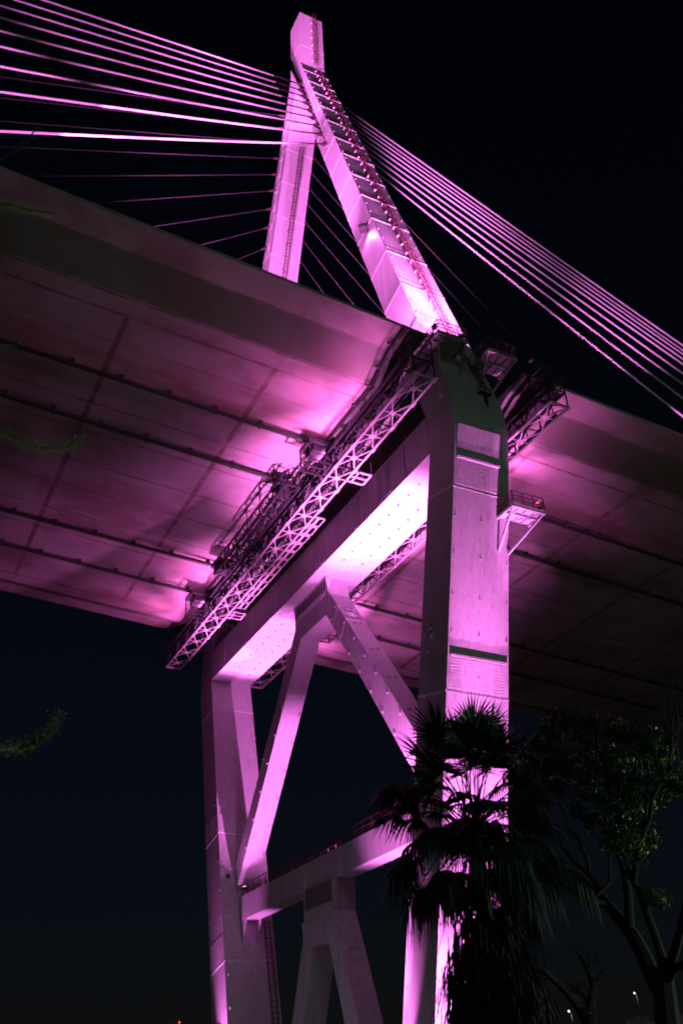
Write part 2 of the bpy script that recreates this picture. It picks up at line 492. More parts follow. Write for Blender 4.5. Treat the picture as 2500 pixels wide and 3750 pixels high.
def railing(bm, p0, p1, h=1.1, step=1.6, rails=(1.0, .55), r=.03, up=(0, 0, 1)):
    p0, p1, u = Vector(p0), Vector(p1), Vector(up)
    n = max(1, round((p1 - p0).length / step))
    for i in range(n + 1):
        p = p0.lerp(p1, i / n); beam(bm, p, p + u * h, r * 1.6, r * 1.6)
    for q in rails: beam(bm, p0 + u * h * q, p1 + u * h * q, r * 1.5, r * 1.5)
bm = NB()
for x in (-.72, .72): railing(bm, (x, -18.6, 20.59), (x, 18.6, 20.59), 1.1, 1.55, (1.0, .55), .045)
link('railing', bm, DARKRED, lb)
bm = NB()
for x in (-2.35, 2.35): railing(bm, (x, -25.2, 50.15), (x, 25.2, 50.15), 1.1, 1.7, (1.0, .5), .035)
tube(bm, [(-2.2, -25, 50.4), (-2.2, 25, 50.4)], .12, 6)
link('railing', bm, DARK, ub)
# bearings between beam and deck
for y in (-16, -6, 6, 16):
    bm = NB(); box(bm, -1.0, 1.0, y - .9, y + .9, 50.15, 51.2); box(bm, -.7, .7, y - .6, y + .6, 51.2, 52.3)
    link('bearing', bm, DARK, ub)
bm = NB()
for y in (-17.8, 17.8): beam(bm, (-.8, y, 18.35), (-.8, y, 20.58), .06, .1)
for k in range(16): beam(bm, (-.81, 17.75 + .0, 18.5 + k * .135), (-.81, 18.85, 18.5 + k * .135), .06, .06)
merge(lb, bm, PAINT)
# gusset haunches where the lower beam meets the legs
bm = NB()
for s in (-1, 1):
    for x in (-.78, .74):
        a = [(s * 16.9, 18.33), (s * yi(18.3), 18.33), (s * yi(16.2), 16.2)]
        prism(bm, a if s > 0 else a[::-1], x, x + .05)
merge(lb, bm, PAINT)

# inverted V braces
XB = 1.05
UPV = [(-19.7, 19.0), (-3.0, 42.45), (2.8, 42.45), (20.4, 19.9), (21.0, 22.1), (4.2, 43.9), (4.2, 46.45), (-3.4, 46.45), (-4.0, 44.3), (-20.7, 21.6)]
LOV = [(-7.05, 0.0), (-1.73, 13.35), (1.27, 13.5), (6.6, 0.0), (8.77, 0.0), (3.0, 15.0), (2.95, 18.4), (-2.85, 18.4), (-2.6, 15.9), (-9.55, 0.0)]
bm = NB(); prism(bm, UPV, -XB, XB); uv = link('brace', bm, PAINT, tower); uv['label'] = 'upper inverted V brace under the cross beam'
bm = NB(); prism(bm, LOV, -XB, XB); lv = link('brace', bm, PAINT, tower); lv['label'] = 'lower inverted V brace under the slim beam'
bm = NB()
# open ribbed panel and fins at the brace heads
box(bm, -XB - .05, -XB + .01, -3.2, 4.0, 45.0, 46.3)
merge(uv, bm, DARK)
bm = NB()
for k in range(13): beam(bm, (-XB - .08, -3.2 + k * .6, 45.0), (-XB - .08, -3.2 + k * .6, 46.3), .10, .08)
for z in (44.95, 46.3): beam(bm, (-XB - .1, -3.25, z), (-XB - .1, 4.05, z), .1, .12)
for k in range(12): beam(bm, (-XB - .06, -2.9 + k * .6, 44.55), (-XB - .06, -2.9 + k * .6, 44.85), .3, .08)
merge(uv, bm, PAINT)
bm = NB()
box(bm, -XB - .05, -XB + .01, -2.5, 2.6, 16.7, 18.2)
for k in range(8): beam(bm, (-XB - .06, -2.2 + k * .64, 16.5), (-XB - .06, -2.2 + k * .64, 18.3), .08, .08)
for z in (16.6, 17.5): beam(bm, (-XB - .06, -2.4, z), (-XB - .06, 2.4, z), .08, .08)
merge(lv, bm, PLAT)
bm = NB()
for s, y in ((-1, -2.86), (1, 2.94)):
    quadbox(bm, [(-1.06, y - .03, 16), (-.79, y - .03, 16), (-.79, y + .03, 16), (-1.06, y + .03, 16), (-1.06, y - .03, 18.6), (-.79, y - .03, 20.3), (-.79, y + .03, 20.3), (-1.06, y + .03, 18.6)])
    quadbox(bm, [(-1.06, y - .03, 14), (-.85, y - .03, 13), (-.85, y + .03, 13), (-1.06, y + .03, 14), (-1.3, y - .03, 15.6), (-.85, y - .03, 15.6), (-.85, y + .03, 15.6), (-1.3, y + .03, 15.6)])
    quadbox(bm, [(-1.06, y * 1.3 - .03, 44), (-.9, y * 1.3 - .03, 43), (-.9, y * 1.3 + .03, 43), (-1.06, y * 1.3 + .03, 44), (-1.4, y * 1.3 - .03, 46.3), (-.9, y * 1.3 - .03, 46.3), (-.9, y * 1.3 + .03, 46.3), (-1.4, y * 1.3 + .03, 46.3)])
merge(uv, bm, PAINT)
# lugs and step marks on the brace arms
def arm_line(a, b, t): return (a[0] + (b[0] - a[0]) * t, a[1] + (b[1] - a[1]) * t)
bm = NB()
for k in range(9):
    t = .10 + k * .105
    for a, b, e in (((-19.7, 19.0), (-3.0, 42.45), .35), ((-20.7, 21.6), (-4.0, 44.3), -.35), ((20.4, 19.9), (2.8, 42.45), .3), ((21.0, 22.1), (4.2, 43.9), -.35)):
        y, z = arm_line(a, b, t); y += e if False else 0
        s = -1 if a[0] < 0 else 1
        dy = (-s * .0)
        zz = z + (.45 if a[1] < 20 else -.55)
        box(bm, -XB - .13, -XB, y - .07, y + .07, zz - .08, zz + .08)
    y, z = arm_line((20.4, 19.9), (2.8, 42.45), t)
    for x in (.85,): box(bm, x - .08, x + .08, y - .25, y - .02, z - .16, z + .05)
    y, z = arm_line((-9.55, 0), (-2.6, 15.9), t)
    for x in (-.45, .4): box(bm, x - .06, x + .06, y - .1, y, z - .07, z + .07)
merge(uv, bm, PAINT)
bm = NB()
for t in (.30, .47, .63, .80, .86):
    y, z = arm_line((-20.7, 21.6), (-4.0, 44.3), t)
    n = Vector((0, -.80, .59)); tdir = Vector((0, .59, .80))
    for x in (-.35, -.12, .35, .58):
        p = Vector((x, y, z)) + tdir * (x * .3); beam(bm, p, p + tdir * .35, .13, .05, n)
    p = Vector((0, y, z))
merge(uv, bm, SOCKET)
hatch((0, -6.1, 41.45), (0, -.80, .59), .62, uv)
hatch((0, -4.15, 12.3), (0, -.916, .40), .68, lv)
for t0, t1, pr in ((.985, .985, uv), (.9, .9, uv)):
    pass
bm = NB()
for a, b, c, d_, tt in (((-19.7, 19.0), (-3.0, 42.45), (-20.7, 21.6), (-4.0, 44.3), .93), ((-19.7, 19.0), (-3.0, 42.45), (-20.7, 21.6), (-4.0, 44.3), .84), ((20.4, 19.9), (2.8, 42.45), (21.0, 22.1), (4.2, 43.9), .93), ((20.4, 19.9), (2.8, 42.45), (21.0, 22.1), (4.2, 43.9), .80), ((20.4, 19.9), (2.8, 42.45), (21.0, 22.1), (4.2, 43.9), .1)):
    p, q = arm_line(a, b, tt), arm_line(c, d_, tt - .02)
    beam(bm, (-XB, *p), (-XB, *q), .05, .08); beam(bm, (-XB, *p), (XB, *p), .08, .06)
    beam(bm, (-XB, *q), (XB, *q), .08, .06)
merge(uv, bm, PAINT)

# anchor boxes where the stay cables enter the legs
ANCH = [(-2.83, 127.23), (-3.36, 125.01), (-4.10, 122.62), (-4.93, 120.0), (-5.73, 117.38), (-6.51, 114.76), (-7.45, 111.9), (-8.36, 109.01), (-9.32, 105.83)]
for s in (-1, 1):
    bm = NB()
    for k, (y, z) in enumerate(ANCH):
        yy = -y * s * -1 if False else (y if s < 0 else -y)
        t = tx(z)
        for sx in (-1, 1):
            cx = sx * t
            box(bm, min(cx, cx + sx * .30), max(cx, cx + sx * .30), yy - .28, yy + .28, z - .45, z + .35)
            box(bm, min(cx, cx + sx * .12), max(cx, cx + sx * .12), yy - .45, yy + .45, z + .45, z + 1.6)
    for sx in (-1, 1):
        for off in (-.55, .55):
            p0 = (sx * (tx(128) + .05), s * (2.55) + off * .8, 129.2); p1 = (sx * (tx(104) + .05), s * 9.95 + off * .8, 104.0)
            beam(bm, p0, p1, .12, .08, (1, 0, 0))
    merge(legs[s], bm, PAINT)

# ladders
def ladder(p0, p1, side, out, width, cage, parent, mat=LADR, rung=.55, brackets=True):
    p0, p1, side, out = Vector(p0), Vector(p1), Vector(side).normalized(), Vector(out).normalized()
    bm = NB(); L = (p1 - p0).length; d = (p1 - p0).normalized()
    for e in (-.5, .5):
        beam(bm, p0 + side * width * e, p1 + side * width * e, .06, .06)
    n = int(L / rung)
    for i in range(n):
        p = p0 + d * (i * rung + .1); beam(bm, p - side * width / 2, p + side * width / 2, .045, .045)
    o = link('ladder', bm, mat, parent)
    if cage:
        bm = NB(); m = int(L / 2.3)
        for i in range(m + 1):
            c = p0 + d * (i * 2.3 + .3)
            if (c - p0).length > L: break
            pts = [c + side * math.cos(t) * width * .62 + out * (math.sin(t) * .42) for t in [math.pi * k / 7 for k in range(8)]]
            for a, b in zip(pts, pts[1:]): beam(bm, a, b, .05, .05)
        for k in (1.5, 3.5, 5.5):
            t = math.pi * k / 7; off = side * math.cos(t) * width * .62 + out * math.sin(t) * .42
            beam(bm, p0 + off, p1 + off, .04, .04)
        link('ladder_cage', bm, mat, o)
    if brackets:
        bm = NB(); m = int(L / 2.0)
        for i in range(m):
            c = p0 + d * (i * 2.0 + 1)
            for e in (-.75,):
                q = c + side * width * e
                quadbox(bm, [q - side * .10 - out * .25 - d * .08, q + side * .08 - out * .25 - d * .08, q + side * .08 + out * .05 - d * .03, q - side * .10 + out * .05 - d * .03,
                             q - side * .10 - out * .25 + d * .08, q + side * .08 - out * .25 + d * .08, q + side * .08 + out * .05 + d * .03, q - side * .10 + out * .05 + d * .03])
        merge(o, bm, GALV)
    return o
nrm = Vector((0, -.951, .309))
a = Vector((.55, -yo(57), 57)) + nrm * .25; b = Vector((.42, -yo(133.6), 133.6)) + nrm * .25
ladder(a, b, (1, 0, 0), nrm, .5, True, legs[-1])
ladder((.40, -MY - .36, 134.9), (.32, -MY - .36, 148.0), (1, 0, 0), (0, -1, 0), .55, True, mast)
nin = Vector((0, -.951, -.309))
a = Vector((.1, yi(57), 57)) + nin * .35; b = Vector((.05, yi(121), 121)) + nin * .35
ladder(a, b, (1, 0, 0), nin, .55, True, legs[1])
nlo = Vector((0, -.974, .23))
a = Vector((1.95, yi(.5), .5)) + nlo * .45; b = Vector((1.85, yi(18.2), 18.2)) + nlo * .45
ladder(a, b, (1, 0, 0), nlo, .62, True, legs[1], DARK, .5, False)

# platforms on the near leg
def platform(x0, x1, y0, y1, z, ywall, zfoot, mat, rail_mat, label, plate=None):
    root = None
    bm = NB()
    box(bm, x0, x1, y0, y1, z, z + .07)
    o = link('platform', bm, plate or mat, tower); o['label'] = label
    bm = NB()
    for x in (x0, x1): beam(bm, (x, y0 + .1, z - .12), (x, y1, z - .12), .14, .22)
    for y in (y0 + .1, (y0 + y1) / 2): beam(bm, (x0 - .05, y, z - .12), (x1 + .05, y, z - .12), .12, .2)
    for k in range(1, 4): beam(bm, (x0 + (x1 - x0) * k / 4, y0 + .1, z - .08), (x0 + (x1 - x0) * k / 4, y1, z - .08), .08, .12)
    merge(o, bm, mat)
    for x in (x0 + .1, x1 - .1):
        bm = NB(); xf = max(-tx(zfoot) + .15, min(tx(zfoot) - .15, x - (.8 if x > tx(zfoot) else 0))); beam(bm, (x, y0 + .3, z - .2), (xf, ywall, zfoot), .17, .17); link('strut', bm, mat, o)
    bm = NB()
    for a, b in (((x0, y0), (x1, y0)), ((x0, y0), (x0, y1)), ((x1, y0), (x1, y1))):
        railing(bm, (*a, z + .07), (*b, z + .07), 1.1, .95, (1.0, .65, .33), .035)
    link('railing', bm, rail_mat, o)
    return o
platform(-3.3, -.4, -29.6, -27.2, 56.0, -27.9, 53.0, PLAT, RED, 'lamp platform on the left of the near leg')
platform(1.0, 3.9, -30.4, -27.6, 55.0, -28.3, 52.2, PLAT, RED, 'lamp platform on the right of the near leg')
platform(1.45, 4.4, -29.9, -27.75, 40.0, -27.2, 37.2, PAINT, RED, 'brightly lit bracket platform on the lower near leg')
# dark inclined ladder between the platforms and the knee
bm = NB()
for x in (-.2, .35): beam(bm, (x, -28.0, 55.9), (x + 1.2, -29.2, 51.2), .08, .08)
for k in range(13): p = Vector((-.2, -28, 55.9)).lerp(Vector((1.0, -29.2, 51.2)), k / 13); beam(bm, p, p + Vector((.55, 0, 0)), .07, .07)
link('ladder', bm, DARK, legs[-1])
bm = NB(); box(bm, .5, 1.7, -29.1, -28.6, 51.2, 51.3); box(bm, .95, 1.05, -29.25, -28.9, 49.6, 51.2)
link('cable_tray', bm, DARK, legs[-1])

# ------------------------------------------------------------------ deck
deck = thing('bridge_deck', 'wide bridge deck seen from below, panelled underside lit pink beside the tower', 'bridge deck')
PROF = [(-30.1, 54.22), (-30.1, 53.92), (-27.5, 53.68), (-24.34, 52.33), (24.34, 52.33), (27.5, 53.68), (30.1, 53.92), (30.1, 54.22)]
NARR = [(-22.3, 54.22), (-22.3, 53.0), (-21.8, 52.33), (21.8, 52.33), (22.3, 53.0), (22.3, 54.22)]
bm = NB()
def loft(prof, xs, caps):
    rings = [[bm.verts.new((x, y, z + S * x)) for y, z in prof] for x in xs]
    n = len(prof)
    for r0, r1 in zip(rings, rings[1:]):
        for k in range(n): bm.faces.new((r0[k], r0[(k + 1) % n], r1[(k + 1) % n], r1[k]))
    if caps[0]: bm.faces.new(list(reversed(rings[0])))
    if caps[1]: bm.faces.new(rings[-1])
loft(PROF, [-230, -150, -100, -50, -7.12], (True, False))
loft(PROF, [7.75, 50, 100, 150, 260], (False, True))
girder = link('girder', bm, DECK, deck)
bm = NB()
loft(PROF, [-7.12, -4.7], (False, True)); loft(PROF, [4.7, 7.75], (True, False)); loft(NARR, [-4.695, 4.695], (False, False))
link('tower_segment', bm, SOFFIT, deck)['label'] = 'deck segment at the tower with its shade coloured dark olive, notched round the legs'
# the road runs between the legs only: cut back beside them
bm = NB()
for x0, x1, y in ((-230, -4.7, 29.6), (-4.7, 4.7, 22.0), (4.7, 260, 29.6)):
    quadbox(bm, [(x0, -y, 54.225 + S * x0), (x1, -y, 54.225 + S * x1), (x1, y, 54.225 + S * x1), (x0, y, 54.225 + S * x0), (x0, -y, 54.3 + S * x0), (x1, -y, 54.3 + S * x1), (x1, y, 54.3 + S * x1), (x0, y, 54.3 + S * x0)])
link('roadway', bm, ROAD, deck)
# traveller rails
for y in (-15.62, -8.97, 8.97, 15.62):
    bm = NB()
    for x0, x1 in ((-225, -7.6), (7.9, 255)):
        quadbox(bm, [(x0, y - .18, 51.72 + S * x0), (x1, y - .18, 51.72 + S * x1), (x1, y + .18, 51.72 + S * x1), (x0, y + .18, 51.72 + S * x0),
                     (x0, y - .06, 52.05 + S * x0), (x1, y - .06, 52.05 + S * x1), (x1, y + .06, 52.05 + S * x1), (x0, y + .06, 52.05 + S * x0)])
    x = -100
    while x < 110:
        if not -8 < x < 8: box(bm, x - .12, x + .12, y - .16, y + .4, 51.8 + S * x, 52.34 + S * x)
        x += 4.13
    link('traveller_rail', bm, GREEN, deck)
# skirt plates that hang across the underside on both sides of the tower, with small drain spouts
for x, nm in ((-7.12, -1), (7.75, 1)):
    zb = S * x
    bm = NB()
    inner = [(-30.1, 53.90), (-27.5, 53.66), (-24.34, 52.31), (24.34, 52.31), (27.5, 53.66), (30.1, 53.90)]
    outer = [(-30.15, 53.55), (-27.4, 53.25), (-24.2, 51.85), (24.2, 51.85), (27.4, 53.25), (30.15, 53.55)]
    a = [bm.verts.new((x - .05, y, z + zb)) for y, z in inner]; b = [bm.verts.new((x - .05, y, z + zb)) for y, z in outer]
    c = [bm.verts.new((x + .05, y, z + zb)) for y, z in inner]; d_ = [bm.verts.new((x + .05, y, z + zb)) for y, z in outer]
    for k in range(5):
        bm.faces.new((a[k], a[k + 1], b[k + 1], b[k])); bm.faces.new((c[k], d_[k], d_[k + 1], c[k + 1])); bm.faces.new((b[k], b[k + 1], d_[k + 1], d_[k]))
    for y, z in ((-28.4, 53.6), (-26.2, 52.9), (-24.6, 52.1), (-22, 52.0)):
        p = Vector((x - .05, y, z + zb - .1)); tube(bm, [p, p + Vector((-.4, 0, 0))], .13, 8)
    link('skirt_plate', bm, GREEN, deck)

# ------------------------------------------------------------------ inspection gantries
def gantry(x0, x1, yA, yB, z0, z1, label, bays, mat, top_mat, dirx):
    t = thing('inspection_gantry', label, 'gantry', 'inspection gantries under the deck'); 
    L = (yB - yA) / bays
    bm = NB(); cw = .18
    for x in (x0, x1): beam(bm, (x, yA, z0), (x, yB, z0), cw, cw)
    for y in (yA, yB): beam(bm, (x0, y, z0), (x1, y, z0), cw, cw)
    xm = (x0 + x1) / 2
    for i in range(bays):
        y0, y1 = yA + i * L, yA + (i + 1) * L; ym = (y0 + y1) / 2
        for (xa, ya), (xb, yb) in (((x0, y0), (xm, ym)), ((x1, y1), (xm, ym)), ((x1, y0), (xm, ym)), ((x0, y1), (xm, ym))):
            beam(bm, (xa, ya, z0 + .01), (xb, yb, z0 + .01), .10, .09)
        beam(bm, (x0, ym, z0 + .02), (x1, ym, z0 + .02), .09, .08)
        box(bm, xm - .26, xm + .26, ym - .26, ym + .26, z0 - .04, z0 + .06)
        for x in (x0, x1): box(bm, x - .16, x + .16, y0 - .3, y0 + .3, z0 - .13, z0 - .112)
    link('bottom_frame', bm, mat, t)
    for x in (x0, x1):
        bm = NB()
        beam(bm, (x, yA, z1), (x, yB, z1), .16, .16)
        for i in range(bays):
            y0, y1 = yA + i * L, yA + (i + 1) * L; ym = (y0 + y1) / 2
            beam(bm, (x, y0, z0 + .1), (x, ym, z1), .11, .09); beam(bm, (x, ym, z1), (x, y1, z0 + .1), .11, .09)
            beam(bm, (x, y0, z0), (x, y0, z1), .10, .1)
            beam(bm, (x, ym, z0), (x, ym, z1), .06, .06)
        link('side_truss', bm, DARK, t)
    bm = NB()
    xs, xe = x0 + .55, x1 - .12
    box(bm, xs, xe, yA + .3, yB - .3, z1 - .02, z1 + .04)
    for i in range(bays * 2):
        y0 = yA + i * L / 2
        beam(bm, (x0, y0, z1 - .06), (x1, y0, z1 - .06), .09, .09)
    link('walkway', bm, top_mat, t)
    bm = NB()
    for x in (x0, x1): railing(bm, (x, yA, z1 + .08), (x, yB, z1 + .08), 1.0, 1.75, (1.0, .5), .03)
    link('railing', bm, top_mat, t)
    # access cage at both ends
    for ye, sg in ((yA, 1), (yB, -1)):
        bm = NB(); ya, yb = ye, ye + sg * 2.0
        for x in (x0, x1):
            for y in (ya, yb): beam(bm, (x, y, z1), (x, y, z1 + 2.2), .09, .09)
            for z in (z1 + .7, z1 + 1.4, z1 + 2.2): beam(bm, (x, ya, z), (x, yb, z), .07, .07)
            beam(bm, (x, ya, z1), (x, yb, z1 + 2.2), .07, .07)
        for y in (ya, yb):
            for z in (z1 + .7, z1 + 1.4, z1 + 2.2): beam(bm, (x0, y, z), (x1, y, z), .07, .07)
            beam(bm, (x0, y, z1), (x1, y, z1 + 2.2), .06, .06)
        link('access_cage', bm, top_mat, t)
    # carriages that hang the gantry from the outer rails
    for y in (-15.62, 15.62):
        bm = NB(); xa, xb = (x0 - 2.4, x1) if dirx < 0 else (x0, x1 + 2.4)
        box(bm, xa, xb, y - 1.1, y + 1.1, 51.25 + S * x0, 51.65 + S * x0)
        for x in (xa + .1, (xa + xb) / 2, xb - .1):
            for yy in (y - 1.0, y + 1.0): beam(bm, (x, yy, z0 + .3), (x, yy, 51.3 + S * x0), .12, .12)
            beam(bm, (x, y - 1.0, z0 + .3), (x, y + 1.0, z0 + .3), .1, .1)
        for yy in (y - 1.0, y, y + 1.0): beam(bm, (xa, yy, z0 + .3), (xb, yy, z0 + .3), .12, .12)
        for yy in (y - 1.0, y + 1.0):
            beam(bm, (xa, yy, z0 + 1.1), (xb, yy, z0 + 1.1), .07, .07); beam(bm, (xa, yy, z0 + .3), ((xa + xb) / 2, yy, 51.3 + S * x0), .07, .07)
        box(bm, xa + .5, xb - .5, y - .8, y + .8, 50.6 + S * x0, 51.25 + S * x0)
        link('carriage', bm, DARK, t)
    return t
gl = gantry(-6.68, -4.85, -30.5, 30.6, 49.5, 51.1, 'long lattice inspection gantry on the left side of the upper cross beam', 18, GANTRY, DARK, -1)
gr = gantry(4.95, 6.8, -32.1, 32.2, 49.3, 50.9, 'lattice inspection gantry on the right side of the tower, behind the near leg', 18, GANTRY, DARK, 1)
# work stands that hang from the gantry towards the beam
for y in (-16.0, 13.9):
    bm = NB()
    beam(bm, (-4.85, y, 49.55), (-3.05, y, 49.55), .12, .12)
    for yy in (y - .8, y + .8): beam(bm, (-4.85, yy, 49.55), (-3.05, yy, 49.55), .14, .14)
    for x in (-4.3, -3.1): beam(bm, (x, y - .9, 49.55), (x, y + .9, 49.55), .14, .14)
    for x in (-4.3, -3.1):
        for yy in (y - .8, y + .8): beam(bm, (x, yy, 49.55), (x, yy, 51.0), .07, .07)
    link('work_stand', bm, GANTRY, gl)
bm = NB()
for k in range(12):
    y = -8 + k * 1.75
    for yy in (y, y + 1.45): beam(bm, (-4.6, yy, 49.9), (-3.4, yy, 49.9), .1, .1)
    for x in (-4.6, -3.4): beam(bm, (x, y, 49.9), (x, y + 1.45, 49.9), .1, .1)
    beam(bm, (-4.0, y, 49.92), (-4.0, y + 1.45, 49.92), .25, .05)
link('catwalk', bm, GANTRY, gl)

cr = thing('inspection_cradle', 'shorter dark lattice cradle hung on the two inner rails, left of the long gantry', 'gantry')
bm = NB(); yA, yB, nb = -11.2, 7.6, 6; L = (yB - yA) / nb; xa, xb, za, zb = -8.9, -7.5, 50.5, 52.0
for x in (xa, xb):
    for z in (za, zb): beam(bm, (x, yA, z), (x, yB, z), .14, .14)
for i in range(nb):
    y0, y1 = yA + i * L, yA + (i + 1) * L; ym = (y0 + y1) / 2
    for x in (xa, xb):
        beam(bm, (x, y0, za), (x, ym, zb), .1, .1); beam(bm, (x, ym, zb), (x, y1, za), .1, .1); beam(bm, (x, y0, za), (x, y0, zb), .1, .1)
    for a, b in (((xa, y0), (xb, y1)), ((xb, y0), (xa, y1))): beam(bm, (*a, za), (*b, za), .1, .08)
    beam(bm, (xa, y0, za), (xb, y0, za), .1, .1); beam(bm, (xa, ym, za), (xb, ym, za), .07, .07)
for x in (xa, xb): beam(bm, (x, yB, za), (x, yB, zb), .1, .1)
link('truss', bm, DARK, cr)
for y in (-8.97, 8.97 - 1.8):
    bm = NB(); box(bm, xa - .2, xb + .2, y - 1.0, y + 1.0, 51.5, 51.95); box(bm, xa + .1, xb - .1, y - .7, y + .7, 50.8, 51.5)
    link('carriage', bm, DARK, cr)

# ------------------------------------------------------------------ stay cables
ORD = ['first', 'second', 'third', 'fourth', 'fifth', 'sixth', 'seventh', 'eighth', 'ninth']
NL = [-144.35, -132.31, -118.88, -105.95, -94.05, -82.58, -70.56, -59.15, -47.12]
NR = [69.21, 66.42, 64.47, 61.72, 58.96, 52.84, 46.32, 39.21, 31.57]
FL = [-238, -214, -193, -173, -149.5, -127, -104.9, -84, -64.2]
FR = [150, 132, 122, 117, 112.5, 108, 99.5, 84.6, 71.3]
def cable(k, s, sx, xa, label, group, r=.108, sl=5.5):
    y, z = ANCH[k]; y = y if s < 0 else -y
    P = Vector((sx * tx(z), y, z)); A = Vector((xa, s * 29.0, 54.4 + S * xa))
    d = (A - P).normalized(); P = P + d * .25
    L = (A - P).length
    t = thing('stay_cable', label, 'stay cable', group)
    def pt(q):      # slight sag
        f = q / L; return P + d * q + Vector((0, 0, -L * .004 * 4 * f * (1 - f)))
    bm = NB(); tube(bm, [pt(sl + (L - sl) * i / 12) for i in range(13)], r, 12); link('sheath', bm, SHEATH if s < 0 else SHEATH_DIM, t, True)
    bm = NB(); tube(bm, [pt(0.4), pt(sl)], r * .82, 8); link('sleeve', bm, SLEEVE, t, True)
    bm = NB(); tube(bm, [pt(-.1), pt(.15), pt(.45), pt(.85), pt(1.2)], [q * (1 if s < 0 else .75) for q in (.2, .3, .31, .2, .13)], 10); link('socket', bm, SOCKET, t, True)
for k in range(9):
    cable(k, -1, -1, NL[k], f'{ORD[k]} stay cable from the top, bright pink, running left from the near leg', 'stay cables left of the near leg')
    cable(k, -1, 1, NR[k], f'{ORD[k]} stay cable from the top, pink, running right and down from the near leg', 'stay cables right of the near leg', .108)
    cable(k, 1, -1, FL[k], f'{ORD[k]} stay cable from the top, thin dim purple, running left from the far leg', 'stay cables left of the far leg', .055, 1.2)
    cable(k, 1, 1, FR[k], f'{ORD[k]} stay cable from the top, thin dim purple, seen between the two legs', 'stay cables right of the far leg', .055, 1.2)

# ------------------------------------------------------------------ floodlights and their light
G1 = 'floodlights along the deck edge'
floodlight('floodlight on the deck edge aimed at the top of the mast', (-38, -27.9, 57.5), (0, -1, 143.5), 1250000, 19, .5, PINK, .5, G1)
floodlight('floodlight on the left deck edge aimed at the far leg', (-30, -27.8, 57.0), (0, 6, 113), 420000, 42, .6, PINK, .5, G1)
floodlight('floodlight on the left deck edge aimed at the middle of the near leg', (-24, -27.2, 56.5), (-2, -17.5, 84), [((-2, -17.5, 84), 90000, 40, .9), ((-2, -23.2, 66), 30000, 40, .9)], 42, .9, PINK, .5, G1)
G2 = 'floodlights on the near leg platforms'
floodlight('glaring floodlight at the left corner of the near leg platform', (-2.9, -28.3, 56.6), (-1.2, -16, 94), 115000, 60, .8, PINK, .45, G2)
floodlight('second floodlight on the left platform of the near leg', (-.8, -29.3, 56.6), (0, -17, 90), 115000, 60, .8, PINK, .45, G2)
floodlight('floodlight on the right platform, lit lens seen behind the railing', (3.4, -29.9, 55.8), (1.4, -16, 92), 115000, 60, .8, PINK, .45, G2)
floodlight('floodlight beside the left platform, aimed left along the near cables', (-4.2, -30.2, 55.6), (-40, -14, 100), [((-24, -12, 104), 120000, 38, .7), ((-55, -20, 88), 160000, 34, .8), ((-100, -27, 80), 260000, 30, .8)], 42, .9, PINK, .45, G2)
floodlight('floodlight beside the right platform, aimed right along the near cables', (5.0, -30.8, 54.8), (30, -14, 90), [((17, -12, 104), 70000, 38, .8), ((36, -22, 86), 75000, 36, .9), ((62, -30, 60), 130000, 30, .9)], 42, .9, PINK, .45, G2)
floodlight('boxy floodlight fixed half way up the near leg', (-2.95, -18.1, 80.3), (-2.5, -18.5, 77), 950, 140, 1.0, PINK, .9, None, .3, False)
def strip_light(label, loc, target, length, watts, far, far_watts, group):
    loc, target = Vector(loc), Vector(target)
    t = thing('strip_light', label, 'strip light', group); t.location = loc
    d = (target - loc).normalized(); q = Matrix((Vector((0, 1, 0)), d.cross(Vector((0, 1, 0))) * -1, -d)).transposed()
    q = q.to_quaternion()
    h = length / 2
    bm = NB(); box(bm, -h, h, -.09, .09, .02, .16)
    o = link('housing', bm, BLACK, t); o.rotation_mode = 'QUATERNION'; o.rotation_quaternion = q
    bm = NB(); box(bm, -h + .05, h - .05, -.06, .06, -.005, .018)
    o = link('lens', bm, DARK, t); o.rotation_mode = 'QUATERNION'; o.rotation_quaternion = q
    ld = bpy.data.lights.new('strip_light', 'AREA'); ld.shape = 'RECTANGLE'; ld.size = length; ld.size_y = .12; ld.energy = watts; ld.color = DECKPINK
    lo = bpy.data.objects.new('strip_light', ld); COL.objects.link(lo); lo.parent = t
    lo.location = d * .05; lo.rotation_mode = 'QUATERNION'; lo.rotation_quaternion = q
    sp = bpy.data.lights.new('throw_light', 'SPOT'); sp.energy = far_watts; sp.spot_size = R(84); sp.spot_blend = 1.0; sp.color = DECKPINK; sp.shadow_soft_size = .3
    so_ = bpy.data.objects.new('throw_light', sp); COL.objects.link(so_); so_.parent = t; so_.location = d * .4
    so_.rotation_mode = 'QUATERNION'; so_.rotation_quaternion = (Vector(far) - loc).to_track_quat('-Z', 'Y')
G3 = 'strip lights behind the skirt plates'
for i, (y, L, k) in enumerate(((-21.5, 16, 1.4), (10.8, 5, .55), (21.5, 14, 1.0))):
    strip_light(f'{("near", "middle", "far")[i]} strip light under the left skirt plate, lighting the deck underside', (-7.35, y, 50.95), (-13, y, 52.9), L, 520 * k, (-27, y, 53.6), 3000 * k, G3)
    strip_light(f'{("near", "middle", "far")[i]} strip light under the right skirt plate, lighting the deck underside', (8.0, y, 50.85), (14, y, 52.0), L, 300 * k, (27, y, 50.3), 2600 * k, G3)
G4 = 'floodlights on the lower cross beam'
floodlight('floodlight on the inner face of the near leg, aimed up at the beam underside', (0.3, -19.5, 25.4), (0, -13.6, 46.4), 240000, 56, .9, PINK, .4, G4, .12, False)
floodlight('floodlight on the inner face of the far leg, aimed up at the beam underside', (0.3, 19.5, 25.4), (0, 14.6, 46.4), 190000, 52, .9, PINK, .4, G4, .12, False)
floodlight('floodlight at the near end of the lower beam, aimed along the brace', (-2.6, -17.6, 20.9), (-1.2, -14, 30), 9000, 80, .8, PINK, .4, G4)
